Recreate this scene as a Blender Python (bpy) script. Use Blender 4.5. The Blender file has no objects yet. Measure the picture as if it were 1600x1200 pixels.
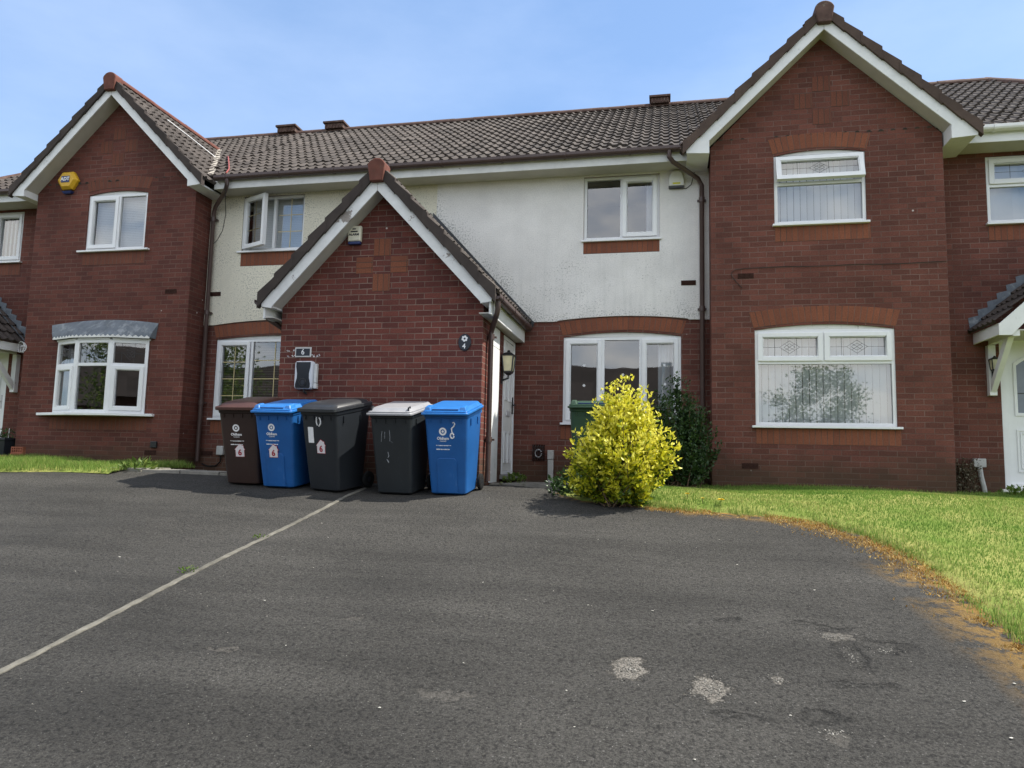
import bpy, bmesh, math, random
import numpy as np
from mathutils import Vector, Matrix, geometry
random.seed(7); np.random.seed(7)
PI = math.pi; R = math.radians
S = bpy.context.scene; C = S.collection

# ------------------------------------------------------------------ camera, sky, sun, exposure
cam_d = bpy.data.cameras.new('camera'); cam = bpy.data.objects.new('camera', cam_d); C.objects.link(cam)
S.camera = cam
cam_d.sensor_fit = 'HORIZONTAL'; cam_d.sensor_width = 36; cam_d.lens = 1140 / 1600 * 36
cam_d.clip_start = .05; cam_d.clip_end = 3000
_r = Vector((.978349051, .205710638, .0227215173)); _d = Vector((.000565933, .107126594, -.994245228)); _f = Vector((-.206960898, .972731734, .104690783))
cam.matrix_world = Matrix(((_r.x, -_d.x, -_f.x, 0), (_r.y, -_d.y, -_f.y, 0), (_r.z, -_d.z, -_f.z, .36), (0, 0, 0, 1)))

SUN = Vector((.63, .165, 1)).normalized()          # towards the sun
sun_el = math.asin(SUN.z); sun_rot = math.atan2(SUN.x, SUN.y)
W = bpy.data.worlds.new('World'); S.world = W; W.use_nodes = True
nt = W.node_tree; nt.nodes.clear()
def N(nt, t, **k):
    n = nt.nodes.new(t)
    for a, v in k.items(): setattr(n, a, v)
    return n
out = N(nt, 'ShaderNodeOutputWorld'); bg = N(nt, 'ShaderNodeBackground'); bg.inputs[1].default_value = .15
sky = N(nt, 'ShaderNodeTexSky'); sky.sky_type = 'NISHITA'; sky.sun_disc = False
sky.sun_elevation = sun_el; sky.sun_rotation = sun_rot; sky.altitude = 100; sky.air_density = 1.0; sky.dust_density = .25; sky.ozone_density = 2.2
tc = N(nt, 'ShaderNodeTexCoord'); mp = N(nt, 'ShaderNodeMapping'); mp.inputs['Scale'].default_value = (1.2, 1.2, 3.2); mp.inputs['Location'].default_value = (3.1, .4, 0)
nz = N(nt, 'ShaderNodeTexNoise'); nz.inputs['Scale'].default_value = 1.5; nz.inputs['Detail'].default_value = 8; nz.inputs['Roughness'].default_value = .56
cr = N(nt, 'ShaderNodeValToRGB'); cr.color_ramp.elements[0].position = .38; cr.color_ramp.elements[1].position = .80
cr.color_ramp.elements[0].color = (0, 0, 0, 1); cr.color_ramp.elements[1].color = (.28, .28, .28, 1)
mx = N(nt, 'ShaderNodeMix', data_type='RGBA'); mx.inputs[7].default_value = (3.6, 4.1, 5.0, 1)
L = nt.links.new
L(tc.outputs['Generated'], mp.inputs[0]); L(mp.outputs[0], nz.inputs['Vector']); L(nz.outputs[0], cr.inputs[0]); L(cr.outputs[0], mx.inputs[0])
even = N(nt, 'ShaderNodeMix', data_type='RGBA'); even.inputs[0].default_value = .62; even.inputs[7].default_value = (.84, 1.40, 2.45, 1); L(sky.outputs[0], even.inputs[6]); L(even.outputs[2], mx.inputs[6]); # bright cloud added to the unseen sky behind the camera, lifting the shaded fronts
cz = N(nt, 'ShaderNodeTexNoise'); cz.inputs['Scale'].default_value = 2.1; cz.inputs['Detail'].default_value = 7; cz.inputs['Roughness'].default_value = .55; L(mp.outputs[0], cz.inputs['Vector'])
cc = N(nt, 'ShaderNodeValToRGB'); cc.color_ramp.elements[0].position = .40; cc.color_ramp.elements[1].position = .58; L(cz.outputs[0], cc.inputs[0])
sp_ = N(nt, 'ShaderNodeSeparateXYZ'); L(tc.outputs['Generated'], sp_.inputs[0])
hm = N(nt, 'ShaderNodeMapRange', interpolation_type='SMOOTHSTEP'); hm.inputs[1].default_value = .15; hm.inputs[2].default_value = -.25; hm.inputs[3].default_value = 0; hm.inputs[4].default_value = .92; L(sp_.outputs[1], hm.inputs[0])
ml = N(nt, 'ShaderNodeMath', operation='MULTIPLY'); L(hm.outputs[0], ml.inputs[0]); L(cc.outputs[0], ml.inputs[1])
cm = N(nt, 'ShaderNodeMix', data_type='RGBA'); cm.inputs[7].default_value = (6.6, 6.5, 6.3, 1); L(ml.outputs[0], cm.inputs[0]); L(mx.outputs[2], cm.inputs[6]); L(cm.outputs[2], bg.inputs[0]); L(bg.outputs[0], out.inputs[0])
sl = bpy.data.lights.new('sun', 'SUN'); sl.energy = 3.7; sl.angle = R(.5); sl.color = (1, .955, .87)
so = bpy.data.objects.new('sun', sl); C.objects.link(so); so.rotation_euler = SUN.to_track_quat('Z', 'Y').to_euler(); so.location = (20, 10, 30)
S.view_settings.view_transform = 'Standard'; S.view_settings.look = 'None'; S.view_settings.gamma = 1; S.view_settings.use_curve_mapping = False
S.view_settings.exposure = 1.08
S.cycles.max_bounces = 6; S.cycles.transparent_max_bounces = 12; S.cycles.caustics_reflective = False; S.cycles.caustics_refractive = False

# ------------------------------------------------------------------ materials
class Mat:
    def __init__(s, name, rough=.7, spec=.3):
        s.m = bpy.data.materials.new(name); s.m.use_nodes = True; s.nt = s.m.node_tree
        s.b = s.nt.nodes['Principled BSDF']; s.b.inputs['Roughness'].default_value = rough; s.b.inputs['Specular IOR Level'].default_value = spec
        s.out = s.nt.nodes['Material Output']; s.h = []
    def n(s, t, **k): return N(s.nt, t, **k)
    def l(s, a, b): s.nt.links.new(a, b)
    def coord(s, kind='Object', scale=(1, 1, 1), rot=(0, 0, 0), loc=(0, 0, 0)):
        t = s.n('ShaderNodeTexCoord'); m = s.n('ShaderNodeMapping')
        m.inputs['Scale'].default_value = scale; m.inputs['Rotation'].default_value = rot; m.inputs['Location'].default_value = loc
        s.l(t.outputs[kind], m.inputs[0]); return m.outputs[0]
    def noise(s, v, scale, detail=4, rough=.55):
        q = s.n('ShaderNodeTexNoise'); q.inputs['Scale'].default_value = scale; q.inputs['Detail'].default_value = detail; q.inputs['Roughness'].default_value = rough
        s.l(v, q.inputs['Vector']); return q.outputs[0]
    def ramp(s, v, stops):
        q = s.n('ShaderNodeValToRGB'); e = q.color_ramp.elements
        while len(e) < len(stops): e.new(.5)
        for i, (p, c) in enumerate(stops):
            e[i].position = p; e[i].color = (c, c, c, 1) if not isinstance(c, tuple) else (*c, 1)
        s.l(v, q.inputs[0]); return q.outputs[0]
    def mix(s, f, a, b, mode='MIX'):
        q = s.n('ShaderNodeMix', data_type='RGBA', blend_type=mode)
        for k, v in ((0, f), (6, a), (7, b)):
            if isinstance(v, (int, float)): q.inputs[k].default_value = v
            elif isinstance(v, tuple): q.inputs[k].default_value = (*v, 1)
            else: s.l(v, q.inputs[k])
        return q.outputs[2]
    def math(s, op, a, b=0.):
        q = s.n('ShaderNodeMath', operation=op)
        for k, v in ((0, a), (1, b)):
            if isinstance(v, (int, float)): q.inputs[k].default_value = v
            else: s.l(v, q.inputs[k])
        return q.outputs[0]
    def bump(s, h, strength=.3, dist=.01):
        q = s.n('ShaderNodeBump'); q.inputs['Strength'].default_value = strength; q.inputs['Distance'].default_value = dist
        s.l(h, q.inputs['Height']); s.l(q.outputs[0], s.b.inputs['Normal'])
    def col(s, c):
        if isinstance(c, tuple): s.b.inputs['Base Color'].default_value = (*c, 1)
        else: s.l(c, s.b.inputs['Base Color'])

def plain(name, c, rough=.6, spec=.3, var=.12, scale=9, dirt=None, bump=0):
    m = Mat(name, rough, spec); v = m.coord()
    f = m.ramp(m.noise(v, scale, 5, .6), [(.3, 1 - var), (.7, 1 + var)])
    c2 = m.mix(1, c, f, 'MULTIPLY')
    if dirt:
        dc, amt, sc = dirt
        d = m.ramp(m.noise(v, sc, 8, .7), [(1 - amt - .06, 0.), (1 - amt + .06, 1.)])
        c2 = m.mix(d, c2, dc)
    m.col(c2)
    if bump: m.bump(m.noise(v, scale * 12, 3, .6), bump, .004)
    return m.m

def brick(name, c1, c2, mortar, soldier=False, grime=.25, mfac=1.0):
    m = Mat(name, .82, .22); v = m.coord('UV')
    b = m.n('ShaderNodeTexBrick'); b.offset = 0. if soldier else .5; b.offset_frequency = 2; b.squash = 1
    b.inputs['Scale'].default_value = 1; b.inputs['Mortar Size'].default_value = .0055; b.inputs['Mortar Smooth'].default_value = .25
    b.inputs['Brick Width'].default_value = .225; b.inputs['Row Height'].default_value = .075; b.inputs['Bias'].default_value = -.1
    b.inputs['Color1'].default_value = (0, 0, 0, 1); b.inputs['Color2'].default_value = (1, 1, 1, 1); b.inputs['Mortar'].default_value = (.5, .5, .5, 1)
    # wobble of the joints so that the courses are not ruler-straight
    nv = m.n('ShaderNodeTexNoise'); nv.inputs['Scale'].default_value = 5; nv.inputs['Detail'].default_value = 3; m.l(v, nv.inputs['Vector'])
    off = m.n('ShaderNodeVectorMath', operation='SCALE'); off.inputs['Scale'].default_value = .010
    sub = m.n('ShaderNodeVectorMath', operation='SUBTRACT'); sub.inputs[1].default_value = (.5, .5, .5); m.l(nv.outputs['Color'], sub.inputs[0]); m.l(sub.outputs[0], off.inputs[0])
    add = m.n('ShaderNodeVectorMath', operation='ADD'); m.l(v, add.inputs[0]); m.l(off.outputs[0], add.inputs[1]); m.l(add.outputs[0], b.inputs['Vector'])
    base = m.mix(b.outputs['Color'], c1, c2)
    fine = m.ramp(m.noise(v, 55, 5, .7), [(.3, .72), (.7, 1.22)])
    base = m.mix(1, base, fine, 'MULTIPLY')
    big = m.ramp(m.noise(v, .9, 6, .65), [(.28, 1 - grime * 1.1), (.5, 1.), (.72, 1 + grime)])
    mt = m.ramp(m.noise(v, 2.2, 4, .6), [(.35, .45), (.65, 1.05)])
    mort = m.mix(1, mortar, mt, 'MULTIPLY')
    mfade = m.math('MULTIPLY', b.outputs['Fac'], mfac)
    c = m.mix(mfade, base, mort); c = m.mix(1, c, big, 'MULTIPLY')
    # scattered lime spots and chips
    vo = m.n('ShaderNodeTexVoronoi'); vo.inputs['Scale'].default_value = 2.6; m.l(v, vo.inputs['Vector'])
    sp = m.ramp(vo.outputs['Distance'], [(.022, 1.), (.042, 0.)])
    pick = m.ramp(vo.outputs['Color'], [(.52, 0.), (.56, 1.)])
    c = m.mix(m.math('MULTIPLY', sp, pick), c, (.5, .46, .42))
    # green damp along the foot of the wall
    if not soldier:
        sx = m.n('ShaderNodeSeparateXYZ'); m.l(v, sx.inputs[0])
        hgt = m.math('ADD', sx.outputs[1], m.math('MULTIPLY', m.noise(v, 3, 4, .6), -.5))
        dm = m.ramp(hgt, [(0., .5), (.32, 0.)])
        c = m.mix(dm, c, (.045, .042, .022))
    m.col(c)
    hh = m.math('ADD', m.math('MULTIPLY', b.outputs['Fac'], -1.), m.math('MULTIPLY', m.noise(v, 80, 4, .7), .35))
    m.bump(hh, .55, .006)
    return m.m

M = {}
M['brick_dark'] = brick('brick_dark', (.096, .035, .027), (.148, .051, .037), (.19, .14, .115), mfac=.5)
M['brick_porch'] = brick('brick_porch', (.098, .032, .026), (.172, .054, .040), (.27, .21, .17), mfac=.7)
M['brick_main'] = brick('brick_main', (.108, .041, .031), (.165, .060, .044), (.22, .17, .14), mfac=.75)
M['brick_right'] = brick('brick_right', (.108, .042, .031), (.168, .062, .045), (.20, .15, .125), mfac=.6)
M['soldier'] = brick('soldier', (.225, .080, .044), (.18, .066, .040), (.17, .10, .075), soldier=True, grime=.2)
M['soldier_mid'] = brick('soldier_mid', (.165, .060, .038), (.135, .050, .034), (.14, .085, .065), soldier=True, grime=.2)

def render_mat(name, c, spot):
    m = Mat(name, .9, .15); v = m.coord('UV')
    t = m.ramp(m.noise(v, 1.3, 6, .62), [(.3, .84), (.7, 1.05)])
    base = m.mix(1, c, t, 'MULTIPLY')
    base = m.mix(1, base, m.ramp(m.noise(v, 70, 3, .6), [(.3, .86), (.7, 1.08)]), 'MULTIPLY')
    # black algae spots: denser low on the wall and beside the porch flashing
    sx = m.n('ShaderNodeSeparateXYZ'); m.l(v, sx.inputs[0])
    low = m.ramp(sx.outputs[1], [(.0, 0.), (1., 0.)])
    h = m.n('ShaderNodeMapRange'); h.inputs[1].default_value = 4.3; h.inputs[2].default_value = 2.45; h.inputs[3].default_value = 0; h.inputs[4].default_value = 1; m.l(sx.outputs[1], h.inputs[0])
    patch = m.ramp(m.noise(v, 1.1, 5, .6), [(.42, 0.), (.72, 1.)])
    dens = m.math('MULTIPLY', h.outputs[0], patch)
    dl = m.math('SUBTRACT', m.math('ADD', sx.outputs[1], m.math('MULTIPLY', sx.outputs[0], 1.06)), .33)
    near = m.ramp(dl, [(.0, .9), (.16, .75), (.75, .0)]); foot = m.ramp(m.math('SUBTRACT', sx.outputs[1], 2.45), [(.0, .75), (.16, .45), (.34, 0.)])
    dens = m.math('MAXIMUM', dens, m.math('MULTIPLY', m.math('MAXIMUM', near, foot), m.ramp(m.noise(v, 2.6, 4, .6), [(.30, .25), (.62, 1.)])))
    sp = m.noise(v, 42, 4, .75)
    thr = m.math('SUBTRACT', sp, m.math('MULTIPLY', dens, .235 * spot))
    k = m.ramp(thr, [(.24, 1.), (.37, 0.)])
    base = m.mix(m.math('MULTIPLY', k, .7), base, (.11, .112, .10))
    st = m.noise(m.coord('UV', scale=(7, .35, 1)), 2, 5, .6)
    streak = m.ramp(st, [(.48, 0.), (.74, .26 * spot)])
    base = m.mix(m.math('MULTIPLY', streak, h.outputs[0]), base, (.32, .34, .31))
    m.col(base); m.bump(m.noise(v, 160, 3, .7), .5, .006)
    return m.m
M['render_white'] = render_mat('render_white', (.82, .80, .77), 1.0)
M['render_cream'] = render_mat('render_cream', (.76, .72, .59), .62)

def tile_mat(name, c1, c2, moss=.4):
    m = Mat(name, .85, .25); v = m.coord()
    t = m.noise(v, 3.5, 6, .65)
    base = m.mix(m.ramp(t, [(.3, 0.), (.7, 1.)]), c1, c2)
    uv = m.coord('UV')
    wn = m.n('ShaderNodeTexWhiteNoise'); fl = m.n('ShaderNodeVectorMath', operation='FLOOR'); m.l(uv, fl.inputs[0]); m.l(fl.outputs[0], wn.inputs['Vector'])
    base = m.mix(1, base, m.ramp(wn.outputs['Value'], [(0., .74), (1., 1.2)]), 'MULTIPLY')
    base = m.mix(m.ramp(m.noise(v, 26, 5, .7), [(.62, 0.), (.75, moss)]), base, (.30, .28, .22))
    m.col(base); m.bump(m.noise(v, 90, 4, .7), .4, .004); return m.m
M['tile'] = tile_mat('tile', (.052, .042, .036), (.092, .078, .068))
M['tile_dark'] = tile_mat('tile_dark', (.040, .032, .029), (.065, .052, .045), .12)
M['tile_brown'] = tile_mat('tile_brown', (.060, .042, .034), (.095, .066, .052), .12)
M['ridge'] = plain('ridge_clay', (.10, .062, .050), .8, .2, .3, 8, ((.2, .17, .13), .36, 14), .3)
M['ridge_red'] = plain('ridge_red', (.135, .052, .038), .8, .2, .22, 10, ((.12, .07, .05), .38, 14), .3)
M['upvc'] = plain('upvc', (.78, .79, .79), .32, .5, .04, 4, ((.55, .56, .54), .30, 5))
M['upvc_old'] = plain('upvc_old', (.70, .70, .665), .45, .4, .06, 5, ((.45, .45, .41), .36, 7))
M['board_white'] = plain('board_white', (.72, .73, .72), .5, .35, .07, 4, ((.46, .46, .43), .34, 5))
def peel(name, amt):
    m = Mat(name, .6, .3); v = m.coord('Object', scale=(1.3, 1, 1.3)); v2 = m.coord()
    base = m.mix(1, (.73, .735, .72), m.ramp(m.noise(v2, 6, 6, .6), [(.3, .86), (.7, 1.05)]), 'MULTIPLY')
    p = m.ramp(m.noise(v, 2.6, 10, .66), [(1 - amt - .010, 0.), (1 - amt + .010, 1.)])
    edge = m.ramp(m.noise(v2, 40, 6, .7), [(.63, 0.), (.68, .7)])
    wood = m.mix(m.noise(v2, 30, 4), (.20, .17, .15), (.34, .31, .28))
    base = m.mix(edge, base, (.42, .42, .41)); m.col(m.mix(p, base, wood)); m.bump(p, .4, .003); return m.m
M['board_peel'] = peel('board_peel', .385); M['fascia_peel'] = peel('fascia_peel', .34)
M['soffit'] = plain('soffit', (.50, .48, .43), .6, .3, .08, 4)
M['cement'] = plain('cement', (.24, .235, .22), .9, .1, .15, 12, None, .3)
M['gutter'] = plain('gutter_brown', (.075, .048, .042), .38, .45, .12, 6, ((.14, .10, .085), .34, 6))
M['gutter_white'] = plain('gutter_white', (.76, .76, .75), .35, .5, .05, 5)
M['lead'] = plain('lead', (.125, .145, .165), .55, .4, .3, 7, ((.26, .28, .29), .42, 6), .2)
M['valley'] = plain('valley_mortar', (.42, .38, .32), .9, .1, .2, 12, None, .4)
M['black_plastic'] = plain('black_plastic', (.016, .017, .018), .45, .4, .1, 8)
M['dark_frame'] = plain('dark_frame', (.02, .022, .024), .35, .5, .1, 8)
M['airbrick'] = plain('airbrick', (.045, .022, .017), .9, .1, .25, 30)
M['chrome'] = plain('pale_metal', (.55, .55, .55), .3, .5, .1, 8)
M['grey_plastic'] = plain('grey_plastic', (.42, .42, .40), .55, .35, .1, 9, ((.25, .24, .21), .36, 12))
M['room'] = plain('room_dark', (.10, .09, .08), .9, .1, .1, 2)
M['blind'] = plain('blind_white', (.74, .76, .77), .8, .2, .04, 3)
M['blind_ven'] = plain('blind_venetian', (.72, .735, .74), .6, .3, .04, 3)
M['blind_grey'] = plain('blind_grey', (.42, .44, .42), .6, .3, .05, 3)
M['curtain'] = plain('curtain', (.55, .57, .60), .9, .1, .1, 4)
M['gold_bar'] = plain('gold_bar', (.52, .43, .22), .4, .5, .1, 10)
M['leading'] = plain('leading', (.06, .06, .065), .5, .5, .1, 10)
M['wood_dark'] = plain('wood_dark', (.05, .04, .035), .8, .2, .2, 9)
M['wire'] = plain('wire_black', (.012, .012, .012), .5, .3, .1, 9)
M['wire_white'] = plain('wire_white', (.75, .75, .74), .5, .3, .05, 9)
M['wire_red'] = plain('wire_red', (.30, .07, .05), .5, .3, .1, 9)

def glass(name, tint=(.93, .95, .95), base=.15, f90=.9, wob=.10):
    m = bpy.data.materials.new(name); m.use_nodes = True; nt = m.node_tree; nt.nodes.clear()
    o = N(nt, 'ShaderNodeOutputMaterial'); tr = N(nt, 'ShaderNodeBsdfTransparent'); gl = N(nt, 'ShaderNodeBsdfGlossy'); mx = N(nt, 'ShaderNodeMixShader')
    tr.inputs[0].default_value = (*tint, 1); gl.inputs['Roughness'].default_value = .015; gl.inputs[0].default_value = (1, 1, 1, 1)
    lw = N(nt, 'ShaderNodeLayerWeight'); lw.inputs[0].default_value = .32
    mr = N(nt, 'ShaderNodeMapRange'); mr.inputs[3].default_value = base; mr.inputs[4].default_value = f90
    t = N(nt, 'ShaderNodeTexCoord'); q = N(nt, 'ShaderNodeTexNoise'); q.inputs['Scale'].default_value = 1.6; q.inputs['Detail'].default_value = 1
    b = N(nt, 'ShaderNodeBump'); b.inputs['Strength'].default_value = wob; b.inputs['Distance'].default_value = .02
    l = nt.links.new
    l(t.outputs['Object'], q.inputs['Vector']); l(q.outputs[0], b.inputs['Height']); l(b.outputs[0], gl.inputs['Normal'])
    l(lw.outputs['Fresnel'], mr.inputs[0]); l(mr.outputs[0], mx.inputs[0]); l(tr.outputs[0], mx.inputs[1]); l(gl.outputs[0], mx.inputs[2]); l(mx.outputs[0], o.inputs[0])
    return m
M['glass'] = glass('window_glass')

# ------------------------------------------------------------------ mesh helpers
class MB:
    def __init__(s): s.v = []; s.f = []; s.uv = {}
    def V(s, p): s.v.append(Vector(p)); return len(s.v) - 1
    def face(s, pts, uv=None):
        i = [s.V(p) for p in pts]; s.f.append(i)
        if uv: s.uv[len(s.f) - 1] = uv
        return s
    def box(s, x0, x1, y0, y1, z0, z1):
        p = [(x0, y0, z0), (x1, y0, z0), (x1, y1, z0), (x0, y1, z0), (x0, y0, z1), (x1, y0, z1), (x1, y1, z1), (x0, y1, z1)]
        b = len(s.v); s.v += [Vector(q) for q in p]
        for q in ((0, 3, 2, 1), (4, 5, 6, 7), (0, 1, 5, 4), (1, 2, 6, 5), (2, 3, 7, 6), (3, 0, 4, 7)): s.f.append([b + k for k in q])
        return s
    def prism(s, poly, d0, d1, to3):
        # poly in (u, v); extruded between depths d0 and d1; to3(u, v, d) -> point
        b = len(s.v); n = len(poly)
        s.v += [Vector(to3(u, v, d0)) for u, v in poly] + [Vector(to3(u, v, d1)) for u, v in poly]
        s.f.append([b + k for k in range(n)]); s.f.append([b + n + k for k in reversed(range(n))])
        for k in range(n): s.f.append([b + k, b + n + k, b + n + (k + 1) % n, b + (k + 1) % n])
        return s
    def tube(s, pts, r, n=10, cap=True, flat=None):
        pts = [Vector(p) for p in pts]; b = len(s.v); up = None
        for i, p in enumerate(pts):
            t = (pts[min(i + 1, len(pts) - 1)] - pts[max(i - 1, 0)]).normalized()
            if up is None: up = t.orthogonal().normalized()
            up = (up - t * up.dot(t)).normalized(); w = t.cross(up)
            rr = r[i] if isinstance(r, (list, tuple)) else r
            for k in range(n): a = 2 * PI * k / n; s.v.append(p + (up * math.cos(a) + w * math.sin(a)) * rr)
        for i in range(len(pts) - 1):
            for k in range(n): s.f.append([b + i * n + k, b + i * n + (k + 1) % n, b + (i + 1) * n + (k + 1) % n, b + (i + 1) * n + k])
        if cap: s.f.append([b + k for k in reversed(range(n))]); e = b + (len(pts) - 1) * n; s.f.append([e + k for k in range(n)])
        return s
    def loft(s, rings, cap0=True, cap1=True):
        b = len(s.v); n = len(rings[0])
        for r in rings: s.v += [Vector(p) for p in r]
        for i in range(len(rings) - 1):
            for k in range(n): s.f.append([b + i * n + k, b + i * n + (k + 1) % n, b + (i + 1) * n + (k + 1) % n, b + (i + 1) * n + k])
        if cap0: s.f.append([b + k for k in reversed(range(n))])
        if cap1: e = b + (len(rings) - 1) * n; s.f.append([e + k for k in range(n)])
        return s
    def holed(s, outer, holes, d0, d1, to3, edges=True):
        # a wall: front sheet at d0 with openings, reveals and outer edges running back to d1
        polys = [[Vector((u, v, 0)) for u, v in outer]] + [[Vector((u, v, 0)) for u, v in h] for h in holes]
        flat = [p for q in polys for p in q]; b = len(s.v)
        s.v += [Vector(to3(p.x, p.y, d0)) for p in flat]
        for t in geometry.tessellate_polygon(polys): s.f.append([b + k for k in t])
        for qi, q in enumerate(polys):
            if qi == 0 and not edges: continue
            for k in range(len(q)):
                a, c = q[k], q[(k + 1) % len(q)]
                s.face([to3(a.x, a.y, d0), to3(c.x, c.y, d0), to3(c.x, c.y, d1), to3(a.x, a.y, d1)])
        return s
    def build(s, name, mat, parent=None, bevel=0, smooth=False, kind=None, recalc=True):
        me = bpy.data.meshes.new(name); off = Vector((0, 0, 0)); p = parent
        if parent is not None:
            while p.parent is not None: p = p.parent
            if not p.get('local'): off = p.location
        me.from_pydata([v - off for v in s.v], [], s.f); me.update()
        uvl = me.uv_layers.new(name='UVMap'); vs = s.v
        for pi, pl in enumerate(me.polygons):
            cu = s.uv.get(pi); nn = pl.normal; ax, ay, az = abs(nn.x), abs(nn.y), abs(nn.z)
            for j, li in enumerate(pl.loop_indices):
                if cu: uvl.data[li].uv = cu[j]
                else:
                    q = vs[s.f[pi][j]] if False else me.vertices[me.loops[li].vertex_index].co + off
                    uvl.data[li].uv = (q.x, q.z) if ay >= ax and ay >= az else ((q.y + .06, q.z) if ax >= az else (q.x, q.y))
        if recalc:
            bm = bmesh.new(); bm.from_mesh(me); bmesh.ops.remove_doubles(bm, verts=bm.verts, dist=1e-5); bmesh.ops.recalc_face_normals(bm, faces=bm.faces); bm.to_mesh(me); bm.free()
        me.materials.append(mat if not isinstance(mat, str) else M[mat])
        if smooth:
            for pl in me.polygons: pl.use_smooth = True
            try: me.set_sharp_from_angle(angle=R(40))
            except Exception: pass
        o = bpy.data.objects.new(name, me); C.objects.link(o)
        if parent is not None: o.parent = parent
        if bevel:
            b = o.modifiers.new('bevel', 'BEVEL'); b.width = bevel; b.segments = 2; b.limit_method = 'ANGLE'; b.angle_limit = R(35)
        if kind: o['kind'] = kind
        return o
XZ = lambda u, v, d: (u, d, v)
YZ = lambda u, v, d: (d, u, v)
def root(name, loc, label, cat, group=None, local=False):
    o = bpy.data.objects.new(name, None); C.objects.link(o); o.location = loc; o.empty_display_size = .2
    o['label'] = label; o['category'] = cat
    if group: o['group'] = group
    if local: o['local'] = True
    return o
def tag(o, label, cat, group=None):
    o['label'] = label; o['category'] = cat
    if group: o['group'] = group
    return o
def text(s, size, name, mat, parent, loc, rot=(PI / 2, 0, 0), ext=.0012, bold=0., sx=1., fit=None):
    cu = bpy.data.curves.new('lettering', 'FONT'); cu.body = s; cu.size = size; cu.extrude = ext; cu.align_x = 'CENTER'; cu.align_y = 'CENTER'; cu.offset = bold; cu.resolution_u = 3
    t = bpy.data.objects.new('lettering', cu); C.objects.link(t); bpy.context.view_layer.update()
    me = bpy.data.meshes.new_from_object(t.evaluated_get(bpy.context.evaluated_depsgraph_get())); bpy.data.objects.remove(t)
    me.materials.clear(); me.materials.append(M[mat])
    o = bpy.data.objects.new(name, me); C.objects.link(o); o.parent = parent
    p = parent
    while p.parent is not None: p = p.parent
    off = Vector((0, 0, 0)) if p.get('local') else p.location
    o.location = Vector(loc) - off; o.rotation_euler = rot; o.scale = (sx, 1, 1); return o

def ss(a, b, t): t = min(1, max(0, (t - a) / (b - a))); return t * t * (3 - 2 * t)   # also runs downward when b < a
def gz(x, y):
    left = .018 * max(0, -(x + 4)) * ss(6, 9, y)
    if y >= 8.75: z = .04 + .01 * (min(y, 20) - 8.75)
    elif y >= 7.9: z = .04 - .13 * (8.75 - y)
    elif y > 2.4: z = -.07 - .175 * (7.9 - y)
    else:
        t = min(2.4 - y, 1.6); z = -.07 - .175 * 5.5 - .175 * (t - t * t / 3.2)
    return z + left * (1 if x > -14 else 0)

# ------------------------------------------------------------------ ground, driveway, lawn
def grid(name, xs, ys, zf, mat, kind='structure'):
    mb = MB(); nx = len(xs)
    mb.v = [Vector((x, y, zf(x, y))) for y in ys for x in xs]
    mb.f = [[j * nx + i, j * nx + i + 1, (j + 1) * nx + i + 1, (j + 1) * nx + i] for j in range(len(ys) - 1) for i in range(nx - 1)]
    return mb.build(name, mat, smooth=True, kind=kind, recalc=False)
M['earth'] = plain('earth', (.075, .085, .045), .95, .1, .3, .5)
fx = [-900, -300, -120, -60, -30] + list(np.arange(-20, 20.1, 1.)) + [30, 60, 120, 300, 900]
fy = [-900, -300, -120, -60, -30, -16, -10, -6, -3] + list(np.arange(-1, 14.1, .5)) + [18, 30, 60, 120, 300, 900]
grid('ground', fx, fy, lambda x, y: gz(x, y) - .06, M['earth'])

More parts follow.
